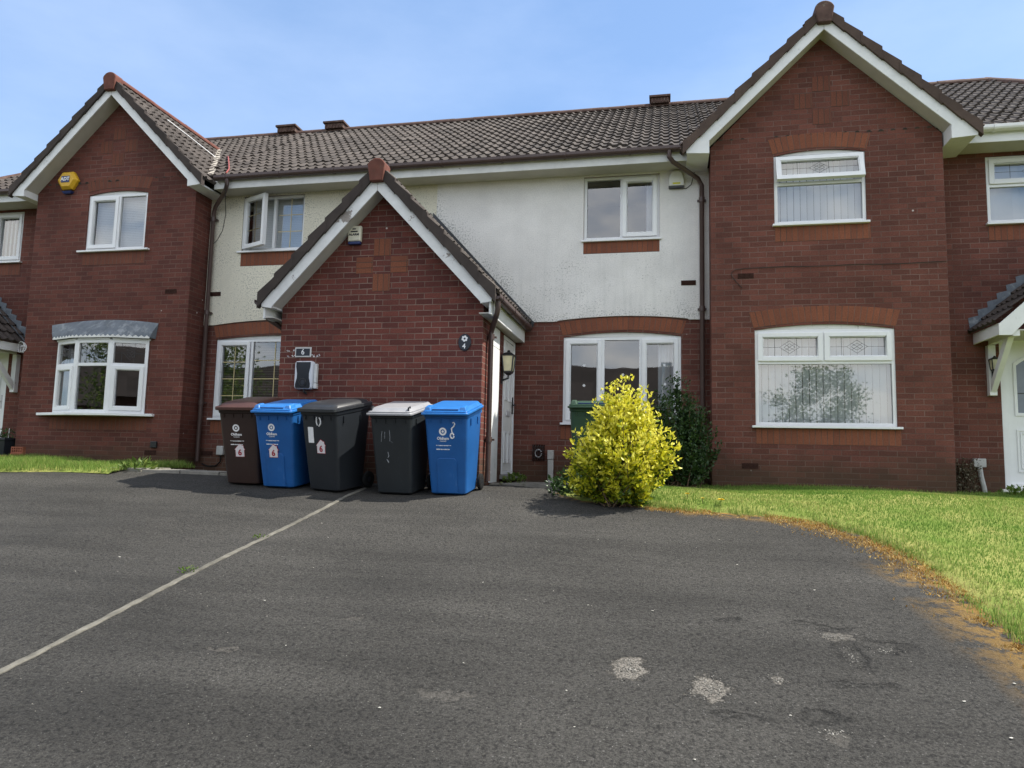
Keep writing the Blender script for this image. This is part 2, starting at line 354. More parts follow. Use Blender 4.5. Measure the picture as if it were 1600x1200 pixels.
def asphalt():
    m = Mat('asphalt', .88, .25); v = m.coord()
    f = m.noise(v, 74, 5, .9); f2 = m.noise(v, 40, 3, .7)
    base = m.mix(m.ramp(f, [(.34, 0.), (.68, 1.)]), (.011, .0104, .0094), (.100, .094, .083))
    vo = m.n('ShaderNodeTexVoronoi'); vo.inputs['Scale'].default_value = 58; m.l(v, vo.inputs['Vector'])
    chip = m.ramp(vo.outputs['Distance'], [(.10, 1.), (.26, 0.)]); pick = m.ramp(vo.outputs['Color'], [(.66, 0.), (.72, 1.)])
    base = m.mix(m.math('MULTIPLY', m.math('MULTIPLY', chip, pick), .75), base, (.20, .195, .18))
    pits = m.ramp(f2, [(.34, .38), (.50, 1.)]); base = m.mix(1, base, pits, 'MULTIPLY')
    big = m.ramp(m.noise(v, .55, 5, .6), [(.3, .78), (.7, 1.2)]); base = m.mix(1, base, big, 'MULTIPLY')
    tr = m.ramp(m.noise(m.coord('Object', scale=(.32, 2.2, 1), rot=(0, 0, -.45)), 1.1, 5, .6), [(.33, .78), (.70, 1.30)]); base = m.mix(1, base, tr, 'MULTIPLY')
    # worn, stripped spots where the pale stone shows
    wob = m.n('ShaderNodeTexNoise'); wob.inputs['Scale'].default_value = 6; wob.inputs['Detail'].default_value = 9; wob.inputs['Roughness'].default_value = .68; m.l(v, wob.inputs['Vector'])
    wv = m.n('ShaderNodeVectorMath', operation='MULTIPLY_ADD'); wv.inputs[1].default_value = (.34, .34, 0); wv.inputs[2].default_value = (-.17, -.17, 0); m.l(wob.outputs['Color'], wv.inputs[0])
    pv = m.n('ShaderNodeVectorMath', operation='ADD'); m.l(v, pv.inputs[0]); m.l(wv.outputs[0], pv.inputs[1])
    tot = None; hol = None
    def spot(x, y, rx, ry, soft=.12):
        mm = m.n('ShaderNodeMapping'); mm.inputs['Location'].default_value = (-x / rx, -y / ry, 0); mm.inputs['Scale'].default_value = (1 / rx, 1 / ry, 0); m.l(pv.outputs[0], mm.inputs[0])
        ln = m.n('ShaderNodeVectorMath', operation='LENGTH'); m.l(mm.outputs[0], ln.inputs[0])
        return m.ramp(ln.outputs['Value'], [(.5, 1.), (.5 + soft, 0.)])
    for x, y, rx, ry, k in ((-.19, 4.11, .17, .26, .85), (.22, 3.94, .19, .22, .8), (.57, 4.09, .07, .07, .7), (.98, 4.72, .17, .12, .42), (.75, 3.62, .12, .10, .22), (-1.1, 3.7, .3, .06, .2), (-2.5, 3.9, .22, .06, .3), (-1.95, 4.45, .14, .07, .16)):
        q = m.math('MULTIPLY', spot(x, y, rx, ry), k); tot = q if tot is None else m.math('MAXIMUM', tot, q)
    stone = m.mix(m.ramp(m.noise(v, 85, 4, .8), [(.38, 0.), (.62, 1.)]), (.045, .041, .035), (.36, .325, .275))
    base = m.mix(m.math('MULTIPLY', tot, m.ramp(m.noise(v, 60, 4, .7), [(.32, .25), (.5, 1.)])), base, stone)
    for x, y, rx, ry in ((.90, 4.84, .20, .05), (1.23, 4.66, .17, .09), (1.02, 4.5, .08, .22), (.72, 3.78, .12, .07), (.98, 4.12, .2, .035), (.35, 4.85, .1, .04), (.35, 3.72, .16, .03)):
        q = spot(x, y, rx, ry, .5); hol = q if hol is None else m.math('MAXIMUM', hol, q)
    # orange dead moss creeping in from the lawn edge (vertex mask times noise)
    at = m.n('ShaderNodeVertexColor'); at.layer_name = 'moss'
    mo = m.math('MULTIPLY', at.outputs['Color'], m.ramp(m.noise(v, 7, 8, .78), [(.43, 0.), (.53, 1.)]))
    mcol = m.mix(m.noise(v, 45, 5, .7), (.16, .085, .020), (.40, .24, .055))
    base = m.mix(mo, base, mcol)
    m.col(base)
    h = m.math('ADD', m.math('ADD', f, m.math('MULTIPLY', f2, 1.2)), m.math('ADD', m.math('MULTIPLY', hol, -2.5), m.math('MULTIPLY', tot, -3.)))
    m.bump(h, .9, .014); return m.m
M['asphalt'] = asphalt()
EDGE = [(-1.15, 8.35), (-.9, 8.02), (-.2, 7.82), (.12, 7.74), (.98, 7.60), (1.4, 7.38), (1.63, 7.10), (1.80, 6.75), (1.90, 6.35), (1.95, 5.75), (1.99, 5.1), (2.02, 4.7), (2.1, 3.6), (2.3, 2.4), (2.6, 1.0), (3, -1)]
def edge_dist(x, y):
    # signed distance to the lawn edge: > 0 inside the lawn
    best = 9; sg = 1
    for (ax, ay), (bx, by) in zip(EDGE, EDGE[1:]):
        dx, dy = bx - ax, by - ay; t = max(0, min(1, ((x - ax) * dx + (y - ay) * dy) / (dx * dx + dy * dy)))
        d = math.hypot(x - ax - t * dx, y - ay - t * dy)
        if d < best: best = d; sg = 1 if dx * (y - ay) - dy * (x - ax) > 0 else -1
    return best * sg
def undul(x, y):
    return .012 * math.sin(1.3 * x + .7 * y) * math.sin(.9 * y - .4 * x + 1) + .010 * math.sin(2.9 * x - 1.7 * y + 2) + .018 * math.exp(-((x + 5.2 - .35 * (y - 6)) / .5) ** 2) * ss(8, 6, y)
def dent(x, y):
    z = 0
    for cx, cy, r, dp in ((.95, 4.8, .16, .018), (1.23, 4.62, .15, .022), (1.0, 4.45, .12, .012), (.72, 3.72, .13, .014), (-.19, 4.11, .16, .008), (.22, 3.94, .18, .008)):
        z -= dp * math.exp(-((x - cx) ** 2 + (y - cy) ** 2) / r ** 2 * 1.4)
    return z
def drive_z(x, y):
    d = edge_dist(x, y); return gz(x, y) + undul(x, y) * ss(9.2, 8, y) * ss(.1, -.5, d) + dent(x, y) - .03 * ss(.02, .3, d)
dx_ = list(np.arange(-16, -4, .4)) + list(np.arange(-4, 3.4, .08)); dy_ = list(np.arange(-3, 2.8, .4)) + list(np.arange(2.8, 9.31, .08))
drive = grid('driveway', dx_, dy_, drive_z, M['asphalt'])
ca = drive.data.color_attributes.new('moss', 'FLOAT_COLOR', 'POINT')
for i, vtx in enumerate(drive.data.vertices):
    d = edge_dist(vtx.co.x, vtx.co.y); y = vtx.co.y; x = vtx.co.x
    w = (.34 + .16 * math.sin(6 * x + 5 * y)) if x > 1.2 and 5.6 < y < 8 else (.24 if x > .1 else .06)
    if 5.45 < y < 5.7: w = .12
    if y < 5.45: w = .44
    k = max(0, 1 - max(0, -d) / w) if d < .3 else 0
    ca.data[i].color = (k, k, k, 1)

# concrete edging strip between the two drives
m = Mat('concrete_edging', .9, .2); v = m.coord()
b_ = m.mix(m.ramp(m.noise(v, 8, 6, .65), [(.3, 0.), (.7, 1.)]), (.08, .075, .062), (.19, .178, .148)); b_ = m.mix(m.ramp(m.noise(v, 60, 4, .7), [(.58, 0.), (.7, .8)]), b_, (.08, .075, .06)); m.col(b_); m.bump(m.noise(v, 90, 4, .7), .5, .006); M['edging'] = m.m
mb = MB(); ys = np.arange(1.2, 8.62, .06)
prof = [(-.029, -.02), (-.026, .005), (-.020, .009), (.020, .009), (.026, .005), (.029, -.02)]
rings = []
for y in ys:
    w = random.uniform(.82, 1.08); j = random.uniform(-.004, .004); xk = -3.56 + .006 * math.sin(y * 2.1)
    rings.append([(xk + j + a * w, y, drive_z(xk, y) + h + random.uniform(-.002, .002)) for a, h in prof])
mb.loft(rings).build('edging_strip', M['edging'], kind='structure')

# paths in front of the houses
M['paving'] = plain('paving', (.24, .225, .195), .9, .15, .2, 6, ((.13, .13, .085), .40, 9), .4)
mb = MB()
x = -7.62
while x < -5.15:
    mb.box(x, min(x + .58, -5.1), 8.80, 9.42, .0, .075 + gz(x, 9) - .04 + random.uniform(-.004, .004)); x += .595
mb.build('path', 'paving', bevel=.006, kind='structure')
mb = MB(); mb.box(-2.6, -.95, 9.30, 9.38, -.05, .072); mb.box(-2.15, -.2, 9.385, 10.74, -.05, .058)
mb.build('path', 'paving', bevel=.006, kind='structure')

# lawn bodies
def grass_ground():
    m = Mat('lawn_soil', .95, .1); v = m.coord()
    c = m.mix(m.ramp(m.noise(v, 2.2, 5, .6), [(.35, 0.), (.68, 1.)]), (.13, .19, .035), (.28, .27, .085)); m.col(c); m.bump(m.noise(v, 60, 4, .7), .6, .02); return m.m
M['lawn_soil'] = grass_ground()
def lawn_z(x, y): k = ss(-.05, .2, edge_dist(x, y)); return (drive_z(x, y) - .006) * (1 - k) + (gz(x, y) + .03) * k + .02 * math.sin(2 * x + y) * ss(0, .8, edge_dist(x, y))
mb = MB(); xs = np.arange(-1.2, 7.6, .05); ysl = np.arange(2.6, 10.72, .05); idx = {}
for y in ysl:
    for x in xs:
        if edge_dist(x, y) > -.06 and (x > -.6 or y < 9.3): idx[(round(x, 2), round(y, 2))] = mb.V((x, y, lawn_z(x, y)))
for y in ysl[:-1]:
    for x in xs[:-1]:
        q = [idx.get((round(a, 2), round(c, 2))) for a, c in ((x, y), (x + .05, y), (x + .05, y + .05), (x, y + .05))]
        if None not in q: mb.f.append(q)
mb.build('lawn', M['lawn_soil'], smooth=True, kind='structure', recalc=False)
def strip_front(x): return 8.28 + .13 * (x + 9) * 1.0 * (1 if x < -7.4 else 1) + .05 * math.sin(3 * x)
mb = MB(); xs = np.arange(-14, -7.25, .12); ysl = [0, .03, .15, .4, .8, 1.0]
nx = len(xs)
for t in ysl:
    for x in xs:
        y0 = strip_front(x); y = y0 + (10.36 - y0) * t; mb.v.append(Vector((x, y, gz(x, y) + (.004 if t == 0 else .035))))
mb.f = [[j * nx + i, j * nx + i + 1, (j + 1) * nx + i + 1, (j + 1) * nx + i] for j in range(len(ysl) - 1) for i in range(nx - 1)]
mb.build('verge', M['lawn_soil'], smooth=True, kind='structure', recalc=False)

def leaf_mat(name, stops, trans=.35, rough=.5, spec=.35):
    m = bpy.data.materials.new(name); m.use_nodes = True; nt = m.node_tree; b = nt.nodes['Principled BSDF']; o = nt.nodes['Material Output']
    at = N(nt, 'ShaderNodeVertexColor'); at.layer_name = 'tone'; sp = N(nt, 'ShaderNodeSeparateColor'); nt.links.new(at.outputs[0], sp.inputs[0])
    r = N(nt, 'ShaderNodeValToRGB'); e = r.color_ramp.elements
    while len(e) < len(stops): e.new(.5)
    for i, (p, c) in enumerate(stops): e[i].position = p; e[i].color = (*c, 1)
    nt.links.new(sp.outputs[0], r.inputs[0]); nt.links.new(r.outputs[0], b.inputs['Base Color']); b.inputs['Roughness'].default_value = rough; b.inputs['Specular IOR Level'].default_value = spec
    t = N(nt, 'ShaderNodeBsdfTranslucent'); nt.links.new(r.outputs[0], t.inputs[0]); mx = N(nt, 'ShaderNodeMixShader'); mx.inputs[0].default_value = trans
    nt.links.new(b.outputs[0], mx.inputs[1]); nt.links.new(t.outputs[0], mx.inputs[2]); nt.links.new(mx.outputs[0], o.inputs[0]); return m
def raw_mesh(name, V, F, tone, mat, parent=None, kind=None):
    # V (n,3) array, F (m,k) array, tone per vertex
    me = bpy.data.meshes.new(name); n = len(V); mF, k = F.shape
    me.vertices.add(n); me.vertices.foreach_set('co', V.astype(np.float32).ravel())
    me.loops.add(mF * k); me.loops.foreach_set('vertex_index', F.astype(np.int32).ravel())
    me.polygons.add(mF); me.polygons.foreach_set('loop_start', (np.arange(mF) * k).astype(np.int32)); me.polygons.foreach_set('loop_total', np.full(mF, k, np.int32))
    me.update(calc_edges=True); me.validate()
    c = me.color_attributes.new('tone', 'FLOAT_COLOR', 'POINT'); c.data.foreach_set('color', np.repeat(tone[:, None], 4, 1).astype(np.float32).ravel())
    me.materials.append(mat); o = bpy.data.objects.new(name, me); C.objects.link(o)
    if parent is not None: o.parent = parent
    if kind: o['kind'] = kind
    return o
def blades(name, P, H, Wd, tone, mat, lean=.5):
    n = len(P); a = np.random.uniform(0, 2 * PI, n); d = np.stack([np.cos(a), np.sin(a), 0 * a], 1)
    a2 = np.random.uniform(0, 2 * PI, n); ln = np.stack([np.cos(a2), np.sin(a2), 0 * a], 1) * (np.random.uniform(.1, 1, n) * lean * H)[:, None]
    up = np.array([0, 0, 1.])
    b0 = P - d * Wd[:, None]; b1 = P + d * Wd[:, None]; m0 = P + ln * .35 + up * (H * .6)[:, None]; t = P + ln + up * H[:, None]
    V = np.stack([b0, b1, m0 + d * (Wd * .75)[:, None], m0 - d * (Wd * .75)[:, None], t], 1).reshape(-1, 3)
    k = np.arange(n)[:, None] * 5
    F = np.concatenate([k + np.array([[0, 1, 2]]), k + np.array([[0, 2, 3]]), k + np.array([[3, 2, 4]])])
    return raw_mesh(name, V, F, np.repeat(tone, 5), mat, kind='stuff')
M['grass'] = leaf_mat('grass_blades', [(0, (.42, .38, .15)), (.22, (.27, .32, .085)), (.55, (.175, .285, .055)), (1, (.09, .185, .03))], .45, .6, .2)
P = []; 
def fnoise(x, y): return .5 + .25 * math.sin(2.3 * x + 1.1 * y) + .25 * math.sin(1.7 * y - 2.9 * x + 1.3) * math.sin(4.1 * x + 3.3 * y)
T = []; HH = []
while len(P) < 150000:
    y = random.uniform(2.8, 10.45); x = random.uniform(-.4, 7.5)
    if x > y * .56 + .3 and random.random() < .5: continue
    d = edge_dist(x, y)
    if d < -.10 or (d < .20 and random.random() < .62 - d * 3): continue
    P.append((x, y, (lawn_z(x, y) if d > -.03 else drive_z(x, y)) - .003)); q = fnoise(x, y); HH.append(random.uniform(.014, .032) * (1.35 if d < .25 else 1) * (1.9 if y > 10.0 and random.random() < .35 else 1))
    T.append(min(1, max(0, .20 + .62 * q + random.gauss(0, .19) - (.35 if d < .10 else 0))))
for _ in range(4200):
    i = random.choice(range(2, 12)); (ax, ay), (bx, by) = EDGE[i], EDGE[i + 1]; t = random.random(); x = ax + (bx - ax) * t + random.gauss(.02, .05); y = ay + (by - ay) * t + random.gauss(.02, .05)
    if fnoise(x * 4 + 2, y * 4) < .5: continue
    P.append((x, y, (lawn_z(x, y) if edge_dist(x, y) > 0 else drive_z(x, y)) - .003)); HH.append(random.uniform(.02, .065)); T.append(min(1, max(0, random.gauss(.45, .25))))
blades('lawn_grass', np.array(P), np.array(HH), np.random.uniform(.0018, .0036, len(P)), np.array(T), M['grass'])
P = []; T = []; HH = []
while len(P) < 30000:
    x = random.uniform(-11.5, -7.25); y0 = strip_front(x); t = random.random(); y = y0 + (10.3 - y0) * t
    P.append((x, y, gz(x, y) + .02)); k = .5 + .5 * math.sin(5 * x + 2 * y) * math.sin(2.2 * x - 1); HH.append(random.uniform(.03, .11) * (.6 + .8 * k) * (.5 if x > -7.2 else 1)); T.append(min(1, max(0, random.gauss(.5, .22))))
blades('verge_grass', np.array(P), np.array(HH), np.random.uniform(.002, .0042, len(P)), np.array(T), M['grass'], .7)
# dead orange moss tufts and straw along the lawn edge
M['straw'] = leaf_mat('straw', [(0, (.20, .10, .022)), (.5, (.42, .25, .06)), (1, (.56, .42, .19))], .2, .9, .1)
P = []; T = []; HH = []
while len(P) < 16000:
    i = random.choice(range(2, 12)); (ax, ay), (bx, by) = EDGE[i], EDGE[i + 1]; t = random.random()
    x = ax + (bx - ax) * t; y = ay + (by - ay) * t; dd = abs(random.gauss(0, .15 if 4 <= i <= 9 else .08)); nx_, ny_ = (by - ay), -(bx - ax); l_ = math.hypot(nx_, ny_); s_ = 1 if random.random() < .72 else -1
    x += s_ * -nx_ / l_ * -dd * -1; y += s_ * -ny_ / l_ * -dd * -1
    if fnoise(x * 3, y * 3) < .42: continue
    P.append((x, y, max(drive_z(x, y), lawn_z(x, y) - .02 if edge_dist(x, y) > 0 else -9) - .002)); HH.append(random.uniform(.006, .022)); T.append(random.random())
blades('dead_moss', np.array(P), np.array(HH), np.random.uniform(.002, .005, len(P)), np.array(T), M['straw'], 1.6)

# ------------------------------------------------------------------ roof tiling
def tiling(mb, O, U, Vv, u0, u1, vlen, gauge=.30, period=.15, amp=.026, lo=None, hi=None, per=8):
    # courses of rolled tiles: O corner, U along the eave, Vv up the slope; lo(v)/hi(v) cut the ends (hips)
    O = Vector(O); U = Vector(U).normalized(); Vv = Vector(Vv).normalized(); n = U.cross(Vv).normalized()
    if n.z < 0: n = -n
    step = period / per; nc = max(1, round(vlen / gauge)); g = vlen / nc
    for c in range(nc):
        v0 = c * g; v1 = v0 + g + .02; a = lo(v0) if lo else u0; b = hi(v0) if hi else u1
        if b - a < .05: continue
        k0 = math.floor(a / step); k1 = math.ceil(b / step); us = [min(b, max(a, k * step)) for k in range(k0, k1 + 1)]
        jit = random.uniform(-.004, .004); base = len(mb.v); tj = {}
        for u in us:
            s_ = math.sin(2 * PI * u / period); h = amp * (max(0, s_) ** .7) - .004 * max(0, -s_)
            q = O + U * u; tk = math.floor(u / (2 * period)); tj.setdefault(tk, (random.gauss(0, .005), abs(random.gauss(0, .003)) + (.012 if random.random() < .03 else 0))); jj = jit + .006 * math.sin(u * 1.7 + c * 2.1) + tj[tk][0]; h += tj[tk][1]
            mb.v.append(q + Vv * (v0 + jj) + n * -.004); mb.v.append(q + Vv * (v0 + jj) + n * (h + .030)); mb.v.append(q + Vv * v1 + n * (h + .002))
        for i in range(len(us) - 1):
            a_ = base + 3 * i; tu = us[i] / (2 * period) + (.0 if c % 2 else .0); uvq = [(tu, c + .5)] * 4
            mb.f.append([a_, a_ + 3, a_ + 4, a_ + 1]); mb.uv[len(mb.f) - 1] = uvq
            mb.f.append([a_ + 1, a_ + 4, a_ + 5, a_ + 2]); mb.uv[len(mb.f) - 1] = uvq
    return mb
SL = .65; EY = 10.32; EZ = 4.90; RY = 14.4; RZ = EZ + SL * (RY - EY)
VL = math.hypot(RY - EY, RZ - EZ); VS = Vector((0, 1, SL))
def ridge_run(mb, a, b, r=.10, ln=.45, close=True):
    a = Vector(a); b = Vector(b); d = (b - a).normalized(); L_ = (b - a).length; k = max(1, round(L_ / ln)); s_ = L_ / k; w = d.cross(Vector((0, 0, 1))).normalized()
    for i in range(k):
        p0 = a + d * (i * s_); p1 = a + d * ((i + 1) * s_ + .02); rr = r * random.uniform(.95, 1.05)
        rings = []
        for p in (p0, p0 + d * .02, p1):
            rings.append([p + w * rr * math.cos(t) + Vector((0, 0, 1)) * (rr * .85 * math.sin(t) - .035) for t in np.linspace(-.15, PI + .15, 11)])
        mb.loft(rings, True, True)
    return mb

# ------------------------------------------------------------------ windows
def lights_frame(mb, x0, x1, z0, z1, y0, y1, bars_v=(), bars_h=(), w=.045):
    mb.box(x0, x0 + w, y0, y1, z0, z1); mb.box(x1 - w, x1, y0, y1, z0, z1); mb.box(x0 + w, x1 - w, y0, y1, z0, z0 + w); mb.box(x0 + w, x1 - w, y0, y1, z1 - w, z1)
    for x, a, b in bars_v: mb.box(x - w / 2, x + w / 2, y0 + .001, y1, max(a, z0 + w), min(b, z1 - w))
    for z, a, b in bars_h: mb.box(max(a, x0 + w), min(b, x1 - w), y0 + .0015, y1, z - w / 2, z + w / 2)
def sash_mb(x0, x1, z0, z1, y0, y1, w=.058):
    mb = MB()
    mb.box(x0, x0 + w, y0, y1, z0, z1); mb.box(x1 - w, x1, y0, y1, z0, z1); mb.box(x0 + w, x1 - w, y0, y1, z0, z0 + w); mb.box(x0 + w, x1 - w, y0, y1, z1 - w, z1)
    # inner bead, set back
    a, b = x0 + w, x1 - w
    mb.box(a, a + .012, y0 + .012, y1, z0 + w, z1 - w); mb.box(b - .012, b, y0 + .012, y1, z0 + w, z1 - w); mb.box(a + .012, b - .012, y0 + .012, y1, z0 + w, z0 + w + .012); mb.box(a + .012, b - .012, y0 + .012, y1, z1 - w - .012, z1 - w)
    return mb
def arch_z(x, x0, x1, zs, rise): t = (2 * x - x0 - x1) / (x1 - x0); return zs + rise * (1 - t * t)
def arch_pts(x0, x1, zs, rise, n=12): return [(x0 + (x1 - x0) * k / n, arch_z(x0 + (x1 - x0) * k / n, x0, x1, zs, rise)) for k in range(n + 1)]
def hole(x0, x1, z0, z1, rise=0):
    return [(x0, z0), (x1, z0)] + (list(reversed(arch_pts(x0, x1, z1, rise))) if rise else [(x1, z1), (x0, z1)])
def arch_band(mb, x0, x1, zs, rise, y, h=.22, ex=.05, n=26, fan=.06):
    a = arch_pts(x0 - ex * .3, x1 + ex * .3, zs, rise, n); L_ = 0
    for k in range(n):
        (xa, za), (xb, zb) = a[k], a[k + 1]; ta = k / n * 2 - 1; tb = (k + 1) / n * 2 - 1; d = math.hypot(xb - xa, zb - za)
        mb.face([(xa, y, za), (xb, y, zb), (xb + fan * tb, y, zb + h), (xa + fan * ta, y, za + h)], [(0, L_), (0, L_ + d), (.222, L_ + d), (.222, L_)])
        mb.face([(xa + fan * ta, y, za + h), (xb + fan * tb, y, zb + h), (xb + fan * tb, y + .02, zb + h), (xa + fan * ta, y + .02, za + h)], [(.1, 0)] * 4)
        mb.face([(xa, y, za), (xb, y, zb), (xb, y + .02, zb), (xa, y + .02, za)], [(.1, 0)] * 4); L_ += d
    return mb
def sold_band(mb, x0, x1, z1, y, h=.215):
    mb.face([(x0, y, z1 - h), (x1, y, z1 - h), (x1, y, z1), (x0, y, z1)], [(0, 0), (0, x1 - x0), (.222, x1 - x0), (.222, 0)])
    for q in ([(x0, y, z1 - h), (x1, y, z1 - h), (x1, y + .02, z1 - h), (x0, y + .02, z1 - h)], [(x0, y, z1), (x1, y, z1), (x1, y + .02, z1), (x0, y + .02, z1)],
              [(x0, y, z1 - h), (x0, y, z1), (x0, y + .02, z1), (x0, y + .02, z1 - h)], [(x1, y, z1 - h), (x1, y, z1), (x1, y + .02, z1), (x1, y + .02, z1 - h)]): mb.face(q, [(.1, 0)] * 4)
    return mb
def pane_face(mb, x0, x1, z0, z1, y): mb.face([(x0, y, z0), (x1, y, z0), (x1, y, z1), (x0, y, z1)])
def vertical_blind(x0, x1, z0, z1, y, parent, mat='blind', pitch=.088):
    mb = MB(); x = x0
    while x < x1:
        a = random.uniform(.25, .55); w = pitch * .86; xe = min(x + w, x1)
        mb.box(x, xe, y, y + .0015, z0, z1) if False else mb.prism([(x, y + .02 * a * 3), (xe, y - .02 * a), (xe, y - .02 * a + .002), (x, y + .02 * a * 3 + .002)], z0 + random.uniform(0, .006), z1, lambda u, v, d: (u, v, d)); x += pitch
    return mb.build('blind', mat, parent)
def venetian(x0, x1, z0, z1, y, parent, mat='blind_ven', pitch=.030, tilt=1.05):
    if mat == 'blind_grey': pitch, tilt = .042, .12
    mb = MB(); z = z0
    while z < z1:
        mb.prism([(y, z), (y + .022 * math.cos(tilt), z + .030 * tilt), (y + .022 * math.cos(tilt), z + .030 * tilt + .0012), (y, z + .0012)], x0, x1, lambda u, v, d: (d, u, v)); z += pitch
    return mb.build('blind', mat, parent)
def curtain(x0, x1, z0, z1, y, parent, mat='curtain'):
    n = max(8, int((x1 - x0) / .012)); a = [(x0 + (x1 - x0) * k / n, y + .018 * math.sin(k * .9) + .008 * math.sin(k * .37)) for k in range(n + 1)]
    mb = MB()
    for k in range(n): mb.face([(*a[k], z0), (*a[k + 1], z0), (*a[k + 1], z1), (*a[k], z1)])
    return mb.build('curtain', mat, parent, smooth=True, recalc=False)
def room(x0, x1, z0, z1, y0, parent, deep=1.6):
    mb = MB(); y1 = y0 + deep; a, b, c, d = x0 - .25, x1 + .25, z0 - .35, z1 + .15
    mb.face([(a, y1, c), (b, y1, c), (b, y1, d), (a, y1, d)]); mb.face([(a, y0, c), (a, y1, c), (a, y1, d), (a, y0, d)]); mb.face([(b, y0, c), (b, y1, c), (b, y1, d), (b, y0, d)])
    mb.face([(a, y0, c), (b, y0, c), (b, y1, c), (a, y1, c)]); mb.face([(a, y0, d), (b, y0, d), (b, y1, d), (a, y1, d)])
    return mb.build('room', 'room', parent, recalc=False)
def bars_mb(mb, x0, x1, z0, z1, y, nv, nh, t=.013):
    for k in range(1, nv + 1): x = x0 + (x1 - x0) * k / (nv + 1); mb.box(x - t / 2, x + t / 2, y, y + .004, z0, z1)
    for k in range(1, nh + 1): z = z0 + (z1 - z0) * k / (nh + 1); mb.box(x0, x1, y + .0008, y + .0045, z - t / 2, z + t / 2)
def leading_mb(mb, x0, x1, z0, z1, y, t=.0042):
    # horizontal line with a diamond and little bevel star in the middle
    xc, zc = (x0 + x1) / 2, (z0 + z1) / 2; w = min(.13, (x1 - x0) * .2); h = (z1 - z0) * .33
    def seg(a, b):
        d = Vector((b[0] - a[0], 0, b[1] - a[1])); n = Vector((-d.z, 0, d.x)).normalized() * t / 2
        p, q = Vector((a[0], y, a[1])), Vector((b[0], y, b[1])); mb.face([p + n, q + n, q - n, p - n])
    seg((x0, zc), (xc - w, zc)); seg((xc + w, zc), (x1, zc))
    for s_ in (1, .55):
        p = [(xc - w * s_, zc), (xc, zc + h * s_), (xc + w * s_, zc), (xc, zc - h * s_)]
        for k in range(4): seg(p[k], p[(k + 1) % 4])
    seg((xc - w * .5, zc + h * .5), (xc + w * .5, zc - h * .5)); seg((xc - w * .5, zc - h * .5), (xc + w * .5, zc + h * .5))
    for f in (.25, .75): seg((x0 + (x1 - x0) * f * .8 + .02, z0), (x0 + (x1 - x0) * f * .8 + .02, z1))

# ------------------------------------------------------------------ gable roofs of the bays and the porch
def gable(h, xc, hw_wall, hw_tile, zap, t, yv, yw, yback, box_z, board_mat, tile_mat_, cap_mat, board_drop=.19, box_dir=True, slab=.10, verge_mat='tile_dark', cap_r=.13):
    zl = zap - t * hw_tile
    U = Vector((0, 1, 0)); sl = math.sqrt(1 + t * t)
    rf = None
    mb = MB()
    for sgn in (-1, 1):
        tiling(mb, (xc + sgn * (hw_tile + .02), yv, zl - .02 * t), (0, 1, 0), (-sgn, 0, t), 0, yback - yv, hw_tile * sl)
    rf = mb.build('roof', tile_mat_, h)
    # dark verge: the ends of the tiles and the undercloak, stepped course by course
    mb = MB(); n = round(hw_tile * sl / .31)
    for sgn in (-1, 1):
        for k in range(n):
            a = hw_tile * (1 - k / n); b = hw_tile * (1 - (k + 1) / n) - .015
            b = max(b, .0)
            za, zb = zap - t * a, zap - t * b
            a2 = a + .018; mb.prism([(xc + sgn * a2, zap - t * a2 - slab - .022), (xc + sgn * a2, zap - t * a2 + .062), (xc + sgn * b, zb + .012), (xc + sgn * b, zb - slab)], yv - .035 - .004 * (k % 2), yv + .05, XZ)
    mb.build('verge_tiles', verge_mat, rf)
    # barge boards
    zt = zap - slab - .002
    for sgn in (-1, 1):
        a = hw_tile - .03
        mb = MB(); inner = hw_wall + .02
        p = [(xc + sgn * .002, zt), (xc + sgn * .002, zt - board_drop), (xc + sgn * inner, zt - board_drop - t * inner), (xc + sgn * inner, box_z), (xc + sgn * a, box_z + .02), (xc + sgn * a, zt - t * a)]
        mb.prism(p, yv, yv + .022, XZ); bd = mb.build('bargeboard', board_mat, rf, bevel=.003)
        mb = MB()   # soffit under the verge
        zs = zt - board_drop + .015
        mb.prism([(xc, zs), (xc + sgn * inner, zs - t * inner), (xc + sgn * inner, zs - t * inner + .012), (xc, zs + .012)], yv + .022, yw + .02, XZ); mb.build('soffit', 'soffit', rf)
        mb = MB()   # box end at the foot
        x0_, x1_ = sorted((xc + sgn * inner, xc + sgn * (a - .01)))
        mb.prism([(xc + sgn * (inner - .001), zt - board_drop - t * inner + .06), (xc + sgn * (inner - .001), box_z + .012), (xc + sgn * (a - .01), box_z + .03), (xc + sgn * (a - .01), zt - t * a - .01)], yv + .022, yw + .6, XZ)
        mb.build('box_end', board_mat, rf)
    mb = MB(); rz_ = zap + (.02 if cap_r > .127 else -.035); ridge_run(mb, (xc, yv + .05, rz_), (xc, yback, rz_), .10 if cap_r > .127 else .075); mb.build('ridge_tiles', 'ridge_red', rf)
    # rounded end cap
    mb = MB(); cap = [(xc + cap_r * math.cos(a), zap - .045 + cap_r * .95 * math.sin(a)) for a in np.linspace(.25, PI - .25, 12)] + [(xc - cap_r * .66, zap - .23), (xc + cap_r * .66, zap - .23)]
    mb.prism(cap, yv - .075, yv + .12, XZ); mb.build('ridge_cap', cap_mat, rf, bevel=.012, smooth=True)
    return rf
